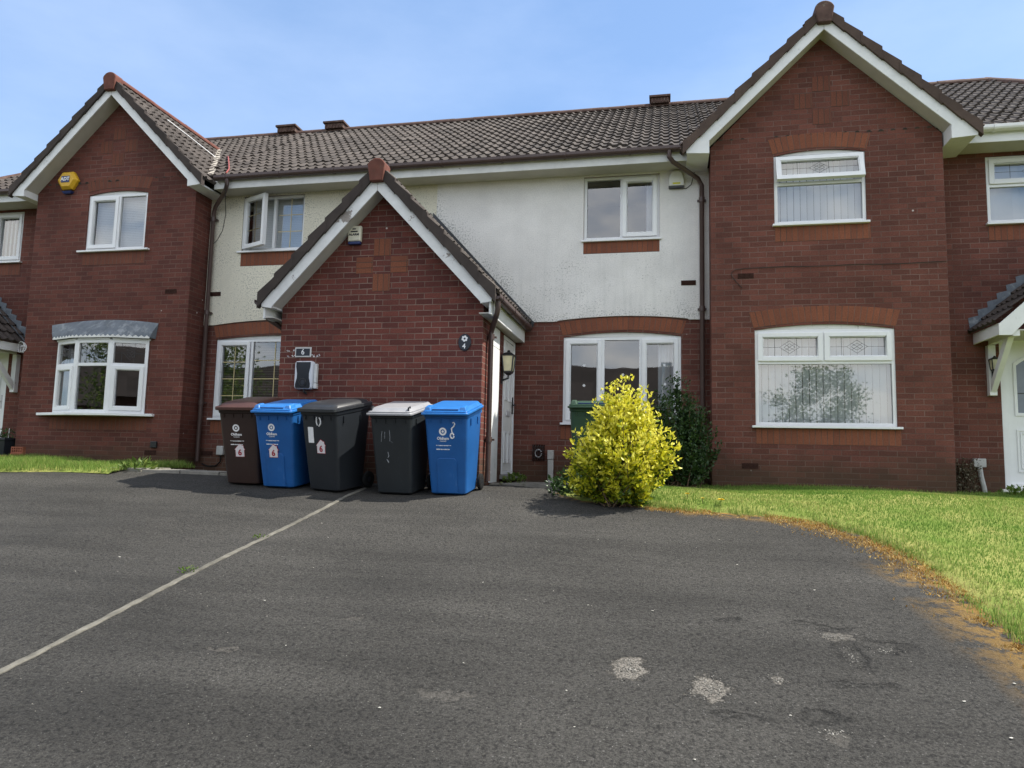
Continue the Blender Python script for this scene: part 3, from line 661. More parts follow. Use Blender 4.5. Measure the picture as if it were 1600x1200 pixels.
def gutter(h, a, b, r=.056, mat='gutter', name='gutter', side=(0, -1, 0), brackets=1.0, parent=None):
    a = Vector(a); b = Vector(b); d = (b - a).normalized(); s_ = Vector(side); mb = MB(); up = Vector((0, 0, 1)); rings = []
    prof = [(-r, .0), (-r, -.03)] + [(r * math.cos(t), -.03 + r * .75 * math.sin(t)) for t in np.linspace(PI * 1.05, PI * 1.95, 7)] + [(r, -.03), (r, .004), (r - .006, .004), (r - .006, -.03), (-r + .006, -.03), (-r + .006, 0)]
    for p in (a, b): rings.append([p + s_ * u + up * w for u, w in prof])
    mb.loft(rings)
    L_ = (b - a).length; n = int(L_ / brackets)
    for k in range(n + 1):
        p = a + d * (.2 + k * brackets)
        if (p - a).length > L_ - .05: break
        rg = []
        for q in (p - d * .018, p + d * .018): rg.append([q + s_ * (u * 1.12) + up * (w * 1.10 - .002) for u, w in prof])
        mb.loft(rg)
    return mb.build(name, mat, parent or h)
def downpipe(h, pts, r=.034, mat='gutter', collars=(), square=True):
    mb = MB(); mb.tube(pts, r, 12)
    for x, y, z in collars: mb.tube([(x, y, z - .035), (x, y, z + .035)], r * 1.28, 12); mb.box(x - .062, x + .062, y + r * .6, y + r + .03, z - .012, z + .012)
    return mb.build('downpipe', mat, h, smooth=True)
def airbrick(h, x, z, y):
    mb = MB(); mb.box(x - .105, x + .105, y - .006, y + .01, z - .036, z + .036)
    for r_ in range(3):
        for c in range(9): mb.box(x - .092 + c * .021, x - .080 + c * .021, y - .0085, y - .0055, z - .026 + r_ * .019, z - .014 + r_ * .019)
    return mb.build('air_brick', 'airbrick', h)
YB = 10.30; YM = 10.75

def xform(mb, origin, ang):
    c, s_ = math.cos(ang), math.sin(ang); o = Vector(origin)
    mb.v = [Vector((o.x + p.x * c - p.y * s_, o.y + p.x * s_ + p.y * c, p.z)) for p in mb.v]; return mb
def sill_box(x0, x1, z, y, parent, out=.06, ex=.05, mat='upvc'):
    mb = MB(); mb.box(x0 - ex, x1 + ex, y - out, y + .02, z - .032, z - .002); return mb.build('sill', mat, parent, bevel=.004)
def head_panel(x0, x1, z0, zs, rise, y, parent, mat='upvc_old'):
    mb = MB(); mb.prism([(x0, z0), (x1, z0)] + list(reversed(arch_pts(x0, x1, zs, rise))), y, y + .04, XZ); return mb.build('head_panel', mat, parent)

def rear_roof(mb, x0, x1, xr0=None, xr1=None):
    a = x0 if xr0 is None else xr0; b = x1 if xr1 is None else xr1; ye = RY + (RY - EY)
    mb.face([(x0, ye, EZ), (x1, ye, EZ), (b, RY, RZ), (a, RY, RZ)])
def main_roof(h, x0, x1, hip=None):
    # hip: (side, ridge end x, eave corner x)
    mb = MB(); lo = hi = None; a, b = x0, x1
    if hip and hip[0] < 0: lo = lambda v: (hip[2] - x0) + (hip[1] - hip[2]) * v / VL; 
    if hip and hip[0] > 0: hi = lambda v: (hip[2] - x0) + (hip[1] - hip[2]) * v / VL
    tiling(mb, (x0, EY, EZ), (1, 0, 0), VS, 0, x1 - x0, VL, lo=lo, hi=hi)
    ye = RY + RY - EY
    if hip and hip[0] < 0:
        rear_roof(mb, hip[2], x1, hip[1], x1); mb.face([(hip[2], EY, EZ), (hip[1], RY, RZ), (hip[2], ye, EZ)]); a = hip[1]
    elif hip:
        rear_roof(mb, x0, hip[2], x0, hip[1]); mb.face([(hip[2], EY, EZ), (hip[1], RY, RZ), (hip[2], ye, EZ)]); b = hip[1]
    else: rear_roof(mb, x0, x1)
    rf = mb.build('roof', 'tile', h)
    mb = MB(); ridge_run(mb, (a, RY, RZ + .03), (b, RY, RZ + .03), .105)
    if hip: ridge_run(mb, (hip[2] * .98 + hip[1] * .02, EY + .08, EZ + .07), (hip[1], RY, RZ + .05), .105)
    mb.build('ridge_tiles', 'ridge', rf)
    return rf
def fascia(h, x0, x1, mat='board_white', zt=4.86, zb=4.70, y=10.35, gut='gutter', gx0=None, gx1=None):
    mb = MB(); mb.box(x0, x1, y, y + .02, zb, zt); f = mb.build('fascia', mat, h, bevel=.002)
    mb = MB(); mb.box(x0, x1, y + .02, YM + .03, zb + .012, zb + .024); mb.build('soffit', 'soffit', f)
    gutter(h, (x0 if gx0 is None else gx0, y - .062, zt + .03), (x1 if gx1 is None else gx1, y - .062, zt + .03), mat=gut, brackets=.95, parent=f)
    return f
def ridge_vent(rf, x0, x1):
    mb = MB(); mb.box(x0, x1, RY - .16, RY + .16, RZ + .02, RZ + .13); mb.box(x0 - .03, x1 + .03, RY - .20, RY + .20, RZ + .13, RZ + .175)
    for k in range(6): x = x0 + .03 + (x1 - x0 - .06) * k / 5; mb.box(x - .012, x + .012, RY - .175, RY - .155, RZ + .035, RZ + .12)
    mb.build('ridge_vent', 'ridge', rf, bevel=.006)

# ---- window of two or more lights in a flat opening
def window(h, x0, x1, z0, z1, yw, cells, v_bars=(), h_bars=(), rise=0, sill=True, blind=None, mat='upvc', sill_ex=.05, set_back=.02, room_deep=1.6, head=.0, leads=(), barspec=None, sill_out=.06):
    y = yw + set_back
    mb = MB(); lights_frame(mb, x0, x1, z0, z1, y, y + .065, v_bars, h_bars); w = mb.build('window', mat, h, bevel=.003)
    pm = MB(); bm_ = MB(); lm = MB(); has_b = has_l = False
    for c in cells:
        a, b, c0, d0, kind = c[:5]
        if kind == 'open': continue
        if kind == 'sash':
            sash_mb(a, b, c0, d0, y - .022, y + .045).build('sash', mat, w, bevel=.004); g = (a + .056, b - .056, c0 + .056, d0 - .056)
        else:
            mb2 = MB(); e = .012
            g = (a, b, c0, d0)
        pane_face(pm, *g, y + .030)
        if barspec: has_b = True; bars_mb(bm_, *g, y + .0235, *barspec)
    for a, b, c0, d0 in leads: has_l = True; leading_mb(lm, a, b, c0, d0, y + .0275)
    if pm.f: pm.build('pane', 'glass', w, recalc=False)
    if has_b: bm_.build('glazing_bars', 'gold_bar', w)
    if has_l: lm.build('leading', 'leading', w, recalc=False)
    if sill: sill_box(x0, x1, z0, yw, w, ex=sill_ex, mat=mat, out=sill_out)
    if rise: head_panel(x0, x1, z1 + .001, z1 + head, rise, y + .008, w, 'upvc_old')
    if blind:
        for kind, a, b, c0, d0, m_ in blind:
            f = {'v': vertical_blind, 'h': venetian, 'c': curtain}[kind]; f(a, b, c0, d0, y + .13, w, m_)
    room(x0, x1, z0, z1, yw + .16, h, room_deep)
    return w

WALL_D = .16
# =================================================================== house on the left
hA = root('brick_house', (-10.2, YM, 0), 'red brick end house at the left with a yellow alarm box under its gable', 'house', 'brick houses with a front gable')
xcA = -9.14; holesA = [hole(-9.65, -8.5, 3.73, 4.70, .055), hole(-10.0, -8.25, .98, 2.2)]
mb = MB(); mb.holed([(-10.69, -.5), (-7.59, -.5), (-7.59, 4.80), (xcA, 6.35), (-10.69, 4.80)], holesA, YB, YB + WALL_D, XZ)
for x in (-7.59, -10.69): mb.face([(x, YB + WALL_D, -.5), (x, YM + .2, -.5), (x, YM + .2, 4.8), (x, YB + WALL_D, 4.8)])
mb.build('bay_wall', 'brick_dark', hA)
mb = MB(); mb.holed([(-12.95, -.5), (-10.69, -.5), (-10.69, 4.75), (-12.95, 4.75)], [hole(-12.6, -11.42, 3.74, 4.67), hole(-12.5, -11.46, .14, 2.2)], YM, YM + WALL_D, XZ)
mb.face([(-12.95, YM, -.5), (-12.95, 18.4, -.5), (-12.95, 18.4, 4.9), (-12.95, YM, 4.9)]); mb.face([(-12.95, 18.4, -.5), (-7.6, 18.4, -.5), (-7.6, 18.4, 4.9), (-12.95, 18.4, 4.9)])
mb.build('wall', 'brick_dark', hA)
rfA = main_roof(hA, -13.2, -7.60, (-1, -10.9, -13.2))
gA = gable(hA, xcA, 1.55, 1.83, 6.62, 1.0, 10.03, YB, 13.2, 4.65, 'board_white', 'tile', 'ridge_red')
mb = MB()
for k in range(9):   # mortared valley between the bay roof and the main roof
    z0_ = 4.92 + k * .19
    z1_ = z0_ + .185
    P_ = lambda z, o: Vector((xcA + (6.64 - z) + o, EY + (z - EZ) / SL, z + .045))
    mb.face([P_(z0_, -.05), P_(z0_, .10 + random.uniform(-.02, .02)), P_(z1_, .10 + random.uniform(-.02, .02)), P_(z1_, -.05)])
mb.build('valley_strip', 'valley', gA)
fascia(hA, -13.2, -10.98)
arch_band(MB(), -9.65, -8.5, 4.755, .055, YB - .003, .20).build('brick_arch', 'soldier_mid', hA)
sold_band(MB(), -9.68, -8.47, 3.695, YB - .003).build('brick_band', 'soldier_mid', hA)
sold_band(MB(), -10.05, -8.2, .925, YB - .003).build('brick_band', 'soldier_mid', hA)
sold_band(MB(), -12.62, -11.4, 3.70, YM - .003).build('brick_band', 'soldier_mid', hA)
mb = MB()   # raised brick cross in the gable
for a, b, c, d in ((-9.26, -9.02, 5.66, 5.88), (-9.26, -9.02, 5.20, 5.42), (-9.50, -9.26, 5.43, 5.65), (-9.02, -8.78, 5.43, 5.65)): sold_band(mb, a, b, d, YB - .003, d - c)
mb.build('brick_pattern', 'soldier_mid', hA)
window(hA, -9.65, -8.5, 3.73, 4.70, YB, [(-9.61, -9.06, 3.77, 4.66, 'sash'), (-9.03, -8.545, 3.775, 4.655, 'fix')], v_bars=[(-9.05, 3.7, 4.7)], rise=.055, head=.055, blind=[('h', -9.6, -8.52, 3.75, 4.68, 'blind_ven')], sill_ex=.11)
window(hA, -12.6, -11.42, 3.74, 4.67, YM, [(-12.0, -11.46, 3.78, 4.63, 'sash'), (-12.56, -12.0, 3.785, 4.625, 'fix')], v_bars=[(-12.0, 3.7, 4.7)], blind=[('v', -12.58, -11.45, 3.76, 4.66, 'blind')])
# bow window under its lead cover
bow = [(-10.0, 10.285), (-9.45, 10.09), (-8.80, 10.09), (-8.25, 10.285)]
fr = MB(); pn = MB(); ld = MB(); sashes = []
for i in range(3):
    (xa, ya), (xb, yb) = bow[i], bow[i + 1]; L_ = math.hypot(xb - xa, yb - ya); an = math.atan2(yb - ya, xb - xa)
    t = MB(); lights_frame(t, 0, L_, .98, 2.17, 0, .065, (), [(1.765, 0, L_)], w=.05); t.box(.02 if i else -.02, L_ - .02 if i < 2 else L_ + .02, -.012, .065, 2.17, 2.2); xform(t, (xa, ya, 0), an)
    k = len(fr.v); fr.v += t.v; fr.f += [[q + k for q in f] for f in t.f]
    t = MB(); pane_face(t, .05, L_ - .05, 1.79, 2.12, .03); zz = (1.045, 1.73) if i != 1 else (1.03, 1.74); ww = .105 if i != 1 else .05; pane_face(t, ww, L_ - ww, zz[0] + (.05 if i != 1 else 0), zz[1] - (.05 if i != 1 else 0), .03); xform(t, (xa, ya, 0), an)
    k = len(pn.v); pn.v += t.v; pn.f += [[q + k for q in f] for f in t.f]
    t = MB(); leading_mb(t, .05, L_ - .05, 1.79, 2.12, .026); sashes.append(('L', xform(t, (xa, ya, 0), an)))
    if i != 1: sashes.append(xform(sash_mb(.045, L_ - .045, 1.025, 1.745, -.022, .045), (xa, ya, 0), an))
wbow = fr.build('window', 'upvc', hA, bevel=.003)
for s_ in sashes:
    if isinstance(s_, tuple): s_[1].build('leading', 'leading', wbow, recalc=False)
    else: s_.build('sash', 'upvc', wbow, bevel=.004)
pn.build('pane', 'glass', wbow, recalc=False)
mb = MB(); mb.prism([(-10.27, 10.31), (-10.27, 10.24), (-9.5, 10.02), (-8.75, 10.02), (-8.07, 10.24), (-8.07, 10.31)], .935, .978, lambda u, v, d: (u, v, d)); mb.build('sill', 'upvc', wbow, bevel=.005)
mb = MB(); nl = 24; top = []; mid = []; bot = []
for k in range(nl + 1):
    t = k / nl; x = -10.16 + 2.05 * t; zt_ = 2.46 + .075 * (1 - (2 * t - 1) ** 2)
    xb = -10.05 + 1.85 * t; yb = 10.27 if t in (0, 1) else (10.285 - (min(t, 1 - t) / .3) * .195 if min(t, 1 - t) < .3 else 10.09)
    top.append((x, YB - .006, zt_)); mid.append((x * .35 + xb * .65, YB * .35 + (yb - .05) * .65 - .015, 2.30 + .02 * (1 - (2 * t - 1) ** 2))); bot.append((xb, yb - .05, 2.215))
for r0, r1 in ((bot, mid), (mid, top)):
    for k in range(nl): mb.face([r0[k], r0[k + 1], r1[k + 1], r1[k]])
mb.face([(-10.05, 10.22, 2.215), mid[0], top[0], (-10.1, 10.3, 2.2)]); mb.face([(-8.2, 10.22, 2.215), mid[-1], top[-1], (-8.15, 10.3, 2.2)])
for k in range(nl): mb.face([bot[k], bot[k + 1], (bot[k + 1][0], YB, 2.2), (bot[k][0], YB, 2.2)])
lc = mb.build('lead_cover', 'lead', wbow, smooth=True)
mb = MB(); K = 22
for k in range(K):   # scalloped cream edge under the lead
    t0, t1 = k / K, (k + 1) / K
    def bp(t): 
        i = min(nl - 1, int(t * nl)); f = t * nl - i; return Vector(bot[i]).lerp(Vector(bot[i + 1]), f) + Vector((0, -.006, 0))
    a, b = bp(t0), bp(t1); mdl = (a + b) / 2; mb.face([a + Vector((0, 0, -.016)), b + Vector((0, 0, -.016)), b + Vector((0, 0, .004)), mdl + Vector((0, 0, .034)), a + Vector((0, 0, .004))])
mb.build('scalloped_trim', 'upvc_old', wbow, recalc=False)
room(-10.0, -8.25, .98, 2.2, YB + .16, hA, 2.2); 
mb = MB(); n = 30
curtain(-9.98, -9.80, 1.0, 2.18, YB + .2, wbow, 'curtain')
for x, z in ((-7.93, 2.99), (-8.09, .36)): airbrick(hA, x, z, YB)
mb = MB(); mb.box(-8.08, -7.97, YB - .035, YB, .44, .54); mb.build('wall_box', 'dark_frame', hA, bevel=.006)

def canopy(h, xe, sgn, ze=2.20, run=1.05, t=.93, yf=9.93):
    xa = xe + sgn * run; za = ze + run * t; sl = math.sqrt(1 + t * t)
    mb = MB()
    for s_, x in ((sgn, xe), (-sgn, xa + sgn * run)): tiling(mb, (x - s_ * .03, yf - .02, ze), (0, 1, 0), (s_, 0, t), 0, YM - yf + .02, run * sl + .03, gauge=.26)
    cn = mb.build('canopy', 'tile_dark', h)
    for s_, x in ((sgn, xe), (-sgn, xa + sgn * run)):
        mb = MB(); a, b = sorted((x + s_ * .005, x + s_ * .03)); mb.box(a, b, yf + .024, YM - .02, ze - .15, ze - .005); mb.build('fascia', 'board_white', cn, bevel=.003)
        mb = MB(); mb.prism([(x, ze - .16), (x, ze - .02), (xa, za - .02), (xa, za - .17), (x + s_ * .14, ze - .16)], yf, yf + .022, XZ); mb.build('bargeboard', 'board_white', cn, bevel=.003)
        # post, strut and head of the bracket
        p = x + s_ * .20; mb = MB(); mb.box(p - .045, p + .045, YM - .085, YM, 1.36, ze - .17); mb.build('bracket_post', 'board_white', cn, bevel=.004)
        mb = MB(); q = [(YM - .085, 1.44), (YM - .02, 1.40), (yf + .10, ze - .17), (yf + .22, ze - .17)]
        mb.prism([(YM - .085, 1.40), (YM - .085, 1.53), (yf + .30, ze - .165), (yf + .17, ze - .165)], p - .035, p + .035, lambda u, v, d: (d, u, v)); mb.build('bracket_strut', 'board_white', cn, bevel=.004)
        mb = MB(); mb.box(p - .04, p + .04, yf + .03, YM - .085, ze - .165, ze - .10); mb.build('bracket_beam', 'board_white', cn)
        # stepped lead flashing on the wall
        mb = MB(); n = 9; pts = []
        for k in range(n):
            u0 = -.02 + (run + .02) * k / n; u1 = -.02 + (run + .02) * (k + 1) / n
            zb0 = ze + t * u0 + .04; zb1 = ze + t * u1 + .04
            mb.face([(x + s_ * u0, YM - .010 - .001 * (k % 2), zb0), (x + s_ * u1, YM - .010 - .001 * (k % 2), zb1), (x + s_ * (u1 - .005), YM - .010 - .001 * (k % 2), zb1 + .115), (x + s_ * (u0 + .01), YM - .010 - .001 * (k % 2), zb0 + .20), (x + s_ * (u0 - .02), YM - .010 - .001 * (k % 2), zb0 + .19)])
        zz = [(x + s_ * -.02, YM - .012, ze + .03), (x + s_ * run, YM - .012, za + .03), (x + s_ * run, YM - .14, za + .055), (x + s_ * -.02, YM - .14, ze + .055)]
        mb.face(zz); mb.build('lead_flashing', 'lead', cn, recalc=False)
    mb = MB(); mb.box(min(xe, xa + sgn * run) + .03, max(xe, xa + sgn * run) - .03, yf + .03, YM, ze - .10, ze - .085); mb.build('soffit', 'soffit', cn)
    mb = MB(); ridge_run(mb, (xa, yf - .02, za + .03), (xa, YM, za + .03), .09); mb.build('ridge_tiles', 'ridge', cn)
    return cn
def front_door(h, x0, x1, z0, z1, y):
    mb = MB(); lights_frame(mb, x0, x1, z0, z1, y, y + .07, w=.075); d = mb.build('front_door', 'upvc', h, bevel=.004)
    mb = MB(); a, b, c, e = x0 + .07, x1 - .07, z0 + .06, z1 - .07; mb.box(a, b, y + .028, y + .065, c, e); lf = mb.build('door_leaf', 'upvc', d, bevel=.003)
    W_ = b - a; mb = MB()
    def fr_(u0, u1, v0, v1, w=.022):
        mb = MB()
        for q in ((u0, u0 + w, v0, v1), (u1 - w, u1, v0, v1), (u0 + w, u1 - w, v0, v0 + w), (u0 + w, u1 - w, v1 - w, v1)): mb.box(q[0], q[1], y + .014, y + .03, q[2], q[3])
        mb.build('panel_moulding', 'upvc', d)
    fr_(a + .11, b - .11, c + .16, c + .72); fr_(a + .15, b - .15, c + .20, c + .68, .014); mb = MB()
    arc = hole(a + .10, b - .10, c + .90, e - .30, .14)
    inn = hole(a + .135, b - .135, c + .94, e - .33, .125)
    mb.holed(arc, [inn], y + .012, y + .03, XZ); mb.build('panel_moulding', 'upvc', d)
    mb = MB(); mb.prism(inn, y + .024, y + .027, XZ); mb.build('door_glass', 'door_glass', d)
    mb = MB(); mb.tube([((a + b) / 2 + .09 * math.cos(t), y + .020, c + 1.2 + .15 * math.sin(t)) for t in np.linspace(0, 2 * PI, 20)], .006, 6); mb.tube([(a + .14, y + .02, c + 1.2), ((a + b) / 2 - .09, y + .02, c + 1.2)], .005, 6); mb.build('leading', 'leading', d)
    mb = MB(); hx = b - .05; mb.box(hx - .016, hx + .016, y + .016, y + .03, c + .86, c + 1.1); mb.box(hx - .11, hx + .008, y - .012, y + .006, c + .98, c + 1.0); mb.build('door_handle', 'chrome', d, bevel=.003)
    mb = MB(); mb.box(x0 - .05, x1 + .05, y - .08, y + .05, z0 - .04, z0 - .002); mb.build('threshold', 'upvc_old', d, bevel=.004)
    return d
M['door_glass'] = plain('door_glass', (.16, .18, .21), .12, .6, .15, 5)
canopy(hA, -11.05, -1)
front_door(hA, -12.5, -11.46, .16, 2.18, YM + .02)

# =================================================================== middle houses
XB0, XBC, XC1 = -7.59, -3.57, .61
hB = root('rendered_house', (-5.6, YM, 0), 'cream rendered mid-terrace house with a casement ajar upstairs and blinds downstairs', 'house', 'rendered houses behind the shared porch')
hC = root('rendered_house', (-1.5, YM, 0), 'white rendered mid-terrace house, black algae spots spreading low on its render', 'house', 'rendered houses behind the shared porch')
mb = MB(); mb.holed([(XB0, -.5), (XBC, -.5), (XBC, 4.75), (XB0, 4.75)], [hole(-6.98, -5.86, 3.75, 4.69), hole(-7.34, -5.12, .95, 2.26, .06)], YM, YM + WALL_D, XZ, edges=False)
mb.build('wall', 'brick_main', hB); mb = MB(); mb.face([(XB0, 18.4, -.5), (XBC, 18.4, -.5), (XBC, 18.4, 4.9), (XB0, 18.4, 4.9)]); mb.build('rear_wall', 'brick_main', hB)
mb = MB(); mb.holed([(XBC, -.5), (XC1, -.5), (XC1, 4.75), (XBC, 4.75)], [hole(-1.23, -.10, 3.70, 4.69), hole(-1.51, .21, .94, 2.22, .07)], YM, YM + WALL_D, XZ, edges=False)
mb.build('wall', 'brick_main', hC); mb = MB(); mb.face([(XBC, 18.4, -.5), (XC1, 18.4, -.5), (XC1, 18.4, 4.9), (XBC, 18.4, 4.9)]); mb.build('rear_wall', 'brick_main', hC)
def arch_over(x0, x1, zs, rise, n=14): return list(reversed(arch_pts(x0, x1, zs, rise, n)))
mb = MB(); mb.holed([(XB0, 2.50)] + [(-7.42, 2.50)] + arch_pts(-7.40, -5.06, 2.50, .075) + [(XBC, 2.50), (XBC, 4.72), (XB0, 4.72)], [hole(-6.98, -5.86, 3.49, 4.69)], YM - .022, YM, XZ); mb.build('render', 'render_cream', hB)
mb = MB(); mb.holed([(XBC + .002, 2.46)] + [(-1.62, 2.46)] + arch_pts(-1.60, .30, 2.475, .055) + [(.32, 2.46), (XC1, 2.455), (XC1, 4.72), (XBC + .002, 4.72)], [hole(-1.23, -.10, 3.485, 4.69)], YM - .024, YM, XZ); mb.build('render', 'render_white', hC)
rfB = main_roof(hB, XB0 - .01, XBC); rfC = main_roof(hC, XBC, .56)
ridge_vent(rfB, -7.40, -6.97); ridge_vent(rfA, -8.55, -8.12); ridge_vent(rfC, -.31, .05)
fascia(hB, -7.30, XBC, 'fascia_peel', gx0=-7.25); fascia(hC, XBC, .30, 'fascia_peel', gx1=.36)
arch_band(MB(), -7.34, -5.12, 2.285, .06, YM - .003, .205).build('brick_arch', 'soldier', hB)
sold_band(MB(), -7.36, -5.1, .915, YM - .003).build('brick_band', 'soldier', hB)
sold_band(MB(), -7.02, -5.82, 3.718, YM - .018, .225).build('brick_band', 'soldier', hB)
arch_band(MB(), -1.51, .21, 2.245, .075, YM - .003, .20).build('brick_arch', 'soldier', hC)
sold_band(MB(), -1.54, .24, .905, YM - .003).build('brick_band', 'soldier', hC)
sold_band(MB(), -1.25, -.08, 3.675, YM - .018, .185).build('brick_band', 'soldier', hC)
# upstairs left: casement standing ajar
wB = window(hB, -6.98, -5.86, 3.75, 4.69, YM, [(-6.36, -5.90, 3.795, 4.645, 'fix')], v_bars=[(-6.42, 3.7, 4.7)], barspec=(1, 2), blind=[('h', -6.9, -5.9, 3.78, 4.66, 'blind_ven')], sill_ex=.06)
an = -R(24); W_ = .56
sm = xform(sash_mb(0, W_, 3.785, 4.655, -.03, .035), (-6.955, YM + .0, 0), an); so_ = sm.build('sash', 'upvc', wB, bevel=.004)
t = MB(); pane_face(t, .056, W_ - .056, 3.84, 4.60, .012); xform(t, (-6.955, YM, 0), an).build('pane', 'glass', wB, recalc=False)
t = MB(); bars_mb(t, .056, W_ - .056, 3.84, 4.60, .014, 1, 2); xform(t, (-6.955, YM, 0), an).build('glazing_bars', 'gold_bar', wB)
window(hB, -7.34, -5.12, .95, 2.26, YM, [(-7.30, -6.72, .99, 2.22, 'sash'), (-6.66, -5.90, .995, 2.215, 'fix'), (-5.84, -5.16, .99, 2.22, 'sash')], v_bars=[(-6.69, .9, 2.3), (-5.87, .9, 2.3)], rise=.06, head=.02, barspec=(1, 3), blind=[('h', -7.3, -5.15, .98, 2.24, 'blind_grey')])
window(hC, -1.23, -.10, 3.70, 4.69, YM, [(-1.185, -.68, 3.745, 4.645, 'fix'), (-.65, -.14, 3.74, 4.65, 'sash')], v_bars=[(-.66, 3.7, 4.7)], blind=[('c', -.30, -.14, 3.72, 4.67, 'curtain')], sill_ex=.03)
wC = window(hC, -1.51, .21, .94, 2.22, YM, [(-1.47, -.94, .98, 2.18, 'sash'), (-.905, -.385, .985, 2.175, 'fix'), (-.35, .17, .98, 2.18, 'sash')], v_bars=[(-.92, .9, 2.3), (-.368, .9, 2.3)], rise=.07, head=.02, blind=[('c', -.12, .16, .97, 2.2, 'curtain')], sill_ex=.03)
mb = MB()
for x, z in ((-1.20, 1.80), (-1.20, 1.50), (-.63, 1.66), (-.03, 1.80), (-.02, 1.52)):   # little snowflake stickers on the glass
    for k in range(3):
        a = PI * k / 3; dx, dz = math.cos(a) * .022, math.sin(a) * .022; nx_, nz_ = -math.sin(a) * .005, math.cos(a) * .005
        mb.face([(x + dx + nx_, YM + .044 - .0004 * k, z + dz + nz_), (x - dx + nx_, YM + .044 - .0004 * k, z - dz + nz_), (x - dx - nx_, YM + .044 - .0004 * k, z - dz - nz_), (x + dx - nx_, YM + .044 - .0004 * k, z + dz - nz_)])
mb.build('snowflake_stickers', 'upvc', wC, recalc=False)
for h, x, z, y in ((hB, -7.41, 3.03, YM - .022), (hB, -7.38, .37, YM), (hC, .315, 3.0, YM - .024)): airbrick(h, x, z, y)
# downpipes on the middle houses
downpipe(hB, [(-7.02, 10.28, 4.84), (-7.02, 10.28, 4.74), (-7.10, 10.36, 4.66), (-7.44, 10.62, 4.50), (-7.49, 10.655, 4.40), (-7.49, 10.655, .24)], collars=[(-7.49, 10.655, z) for z in (4.3, 2.7, 1.2)])
downpipe(hC, [(.04, 10.28, 4.86), (.04, 10.28, 4.74), (.09, 10.32, 4.68), (.45, 10.62, 4.53), (.505, 10.665, 4.44), (.505, 10.665, .1)], collars=[(.505, 10.665, z) for z in (4.22, 2.6, 1.1)])

# =================================================================== house on the right
hD = root('brick_house', (2.1, YM, 0), 'red brick end house at the right with leaded top vents and vertical blinds', 'house', 'brick houses with a front gable')
xcD = 2.10
mb = MB(); mb.holed([(.61, -.5), (3.6, -.5), (3.6, 4.84), (xcD, 6.34), (.61, 4.84)], [hole(1.46, 2.64, 3.68, 4.66, .06), hole(1.18, 2.94, .91, 2.21, .07)], YB, YB + WALL_D, XZ)
for x in (.61, 3.6): mb.face([(x, YB + WALL_D, -.5), (x, YM + .2, -.5), (x, YM + .2, 4.84), (x, YB + WALL_D, 4.84)])
mb.build('bay_wall', 'brick_right', hD)
mb = MB(); mb.holed([(3.6, -.5), (7.6, -.5), (7.6, 4.75), (3.6, 4.75)], [hole(4.28, 5.46, 3.72, 4.66), hole(4.34, 5.32, .14, 2.17)], YM, YM + WALL_D, XZ)
mb.face([(7.6, YM, -.5), (7.6, 18.4, -.5), (7.6, 18.4, 4.9), (7.6, YM, 4.9)]); mb.face([(.6, 18.4, -.5), (7.6, 18.4, -.5), (7.6, 18.4, 4.9), (.6, 18.4, 4.9)])
mb.build('wall', 'brick_right', hD)
rfD = main_roof(hD, .56, 7.85, (1, 5.85, 7.85))
gable(hD, xcD, 1.5, 1.86, 6.60, .97, 10.03, YB, 13.2, 4.65, 'board_white', 'tile_brown', 'ridge', verge_mat='tile_brown')
fascia(hD, 3.82, 7.8, 'upvc', gut='gutter_white', gx0=4.02)
arch_band(MB(), 1.46, 2.64, 4.685, .065, YB - .003, .215).build('brick_arch', 'soldier', hD)
sold_band(MB(), 1.46, 2.68, 3.648, YB - .003).build('brick_band', 'soldier', hD)
arch_band(MB(), 1.18, 2.94, 2.235, .075, YB - .003, .22).build('brick_arch', 'soldier', hD)
sold_band(MB(), 1.18, 2.98, .875, YB - .003).build('brick_band', 'soldier', hD)
sold_band(MB(), 4.28, 5.5, 3.688, YM - .003).build('brick_band', 'soldier', hD)
mb = MB()
for a, b, c, d in ((1.98, 2.22, 5.56, 5.78), (1.98, 2.22, 5.08, 5.30), (1.74, 1.98, 5.32, 5.54), (2.22, 2.46, 5.32, 5.54)): sold_band(mb, a, b, d, YB - .003, d - c)
mb.build('brick_pattern', 'soldier_mid', hD)
# upper bay window: top light tilted open
wD = window(hD, 1.46, 2.64, 3.68, 4.66, YB, [(1.50, 2.60, 3.72, 4.235, 'fix')], h_bars=[(4.26, 1.4, 2.7)], rise=.06, head=.02, blind=[('v', 1.48, 2.62, 3.70, 4.64, 'blind')], sill_ex=.03)
def tilt(mb, y, z, a):
    c, s_ = math.cos(a), math.sin(a); mb.v = [Vector((p.x, y + (p.y - y) * c + (p.z - z) * s_, z + (p.z - z) * c - (p.y - y) * s_)) for p in mb.v]; return mb
ta = R(16)
tilt(sash_mb(1.485, 2.615, 4.27, 4.64, YB - .01, YB + .05), YB, 4.64, ta).build('sash', 'upvc', wD, bevel=.004)
t = MB(); pane_face(t, 1.541, 2.559, 4.326, 4.584, YB + .03); tilt(t, YB, 4.64, ta).build('pane', 'glass', wD, recalc=False)
t = MB(); leading_mb(t, 1.541, 2.559, 4.326, 4.584, YB + .027); tilt(t, YB, 4.64, ta).build('leading', 'leading', wD, recalc=False)
window(hD, 1.18, 2.94, .91, 2.21, YB, [(1.22, 2.05, 1.785, 2.17, 'sash'), (2.07, 2.90, 1.785, 2.17, 'sash'), (1.225, 2.895, .955, 1.745, 'fix')], v_bars=[(2.06, 1.77, 2.2)], h_bars=[(1.765, 1.1, 3)], rise=.07, head=.02, blind=[('v', 1.2, 2.92, .93, 2.19, 'blind')], sill_ex=.05, leads=[(1.28, 1.99, 1.845, 2.11), (2.13, 2.84, 1.845, 2.11)])
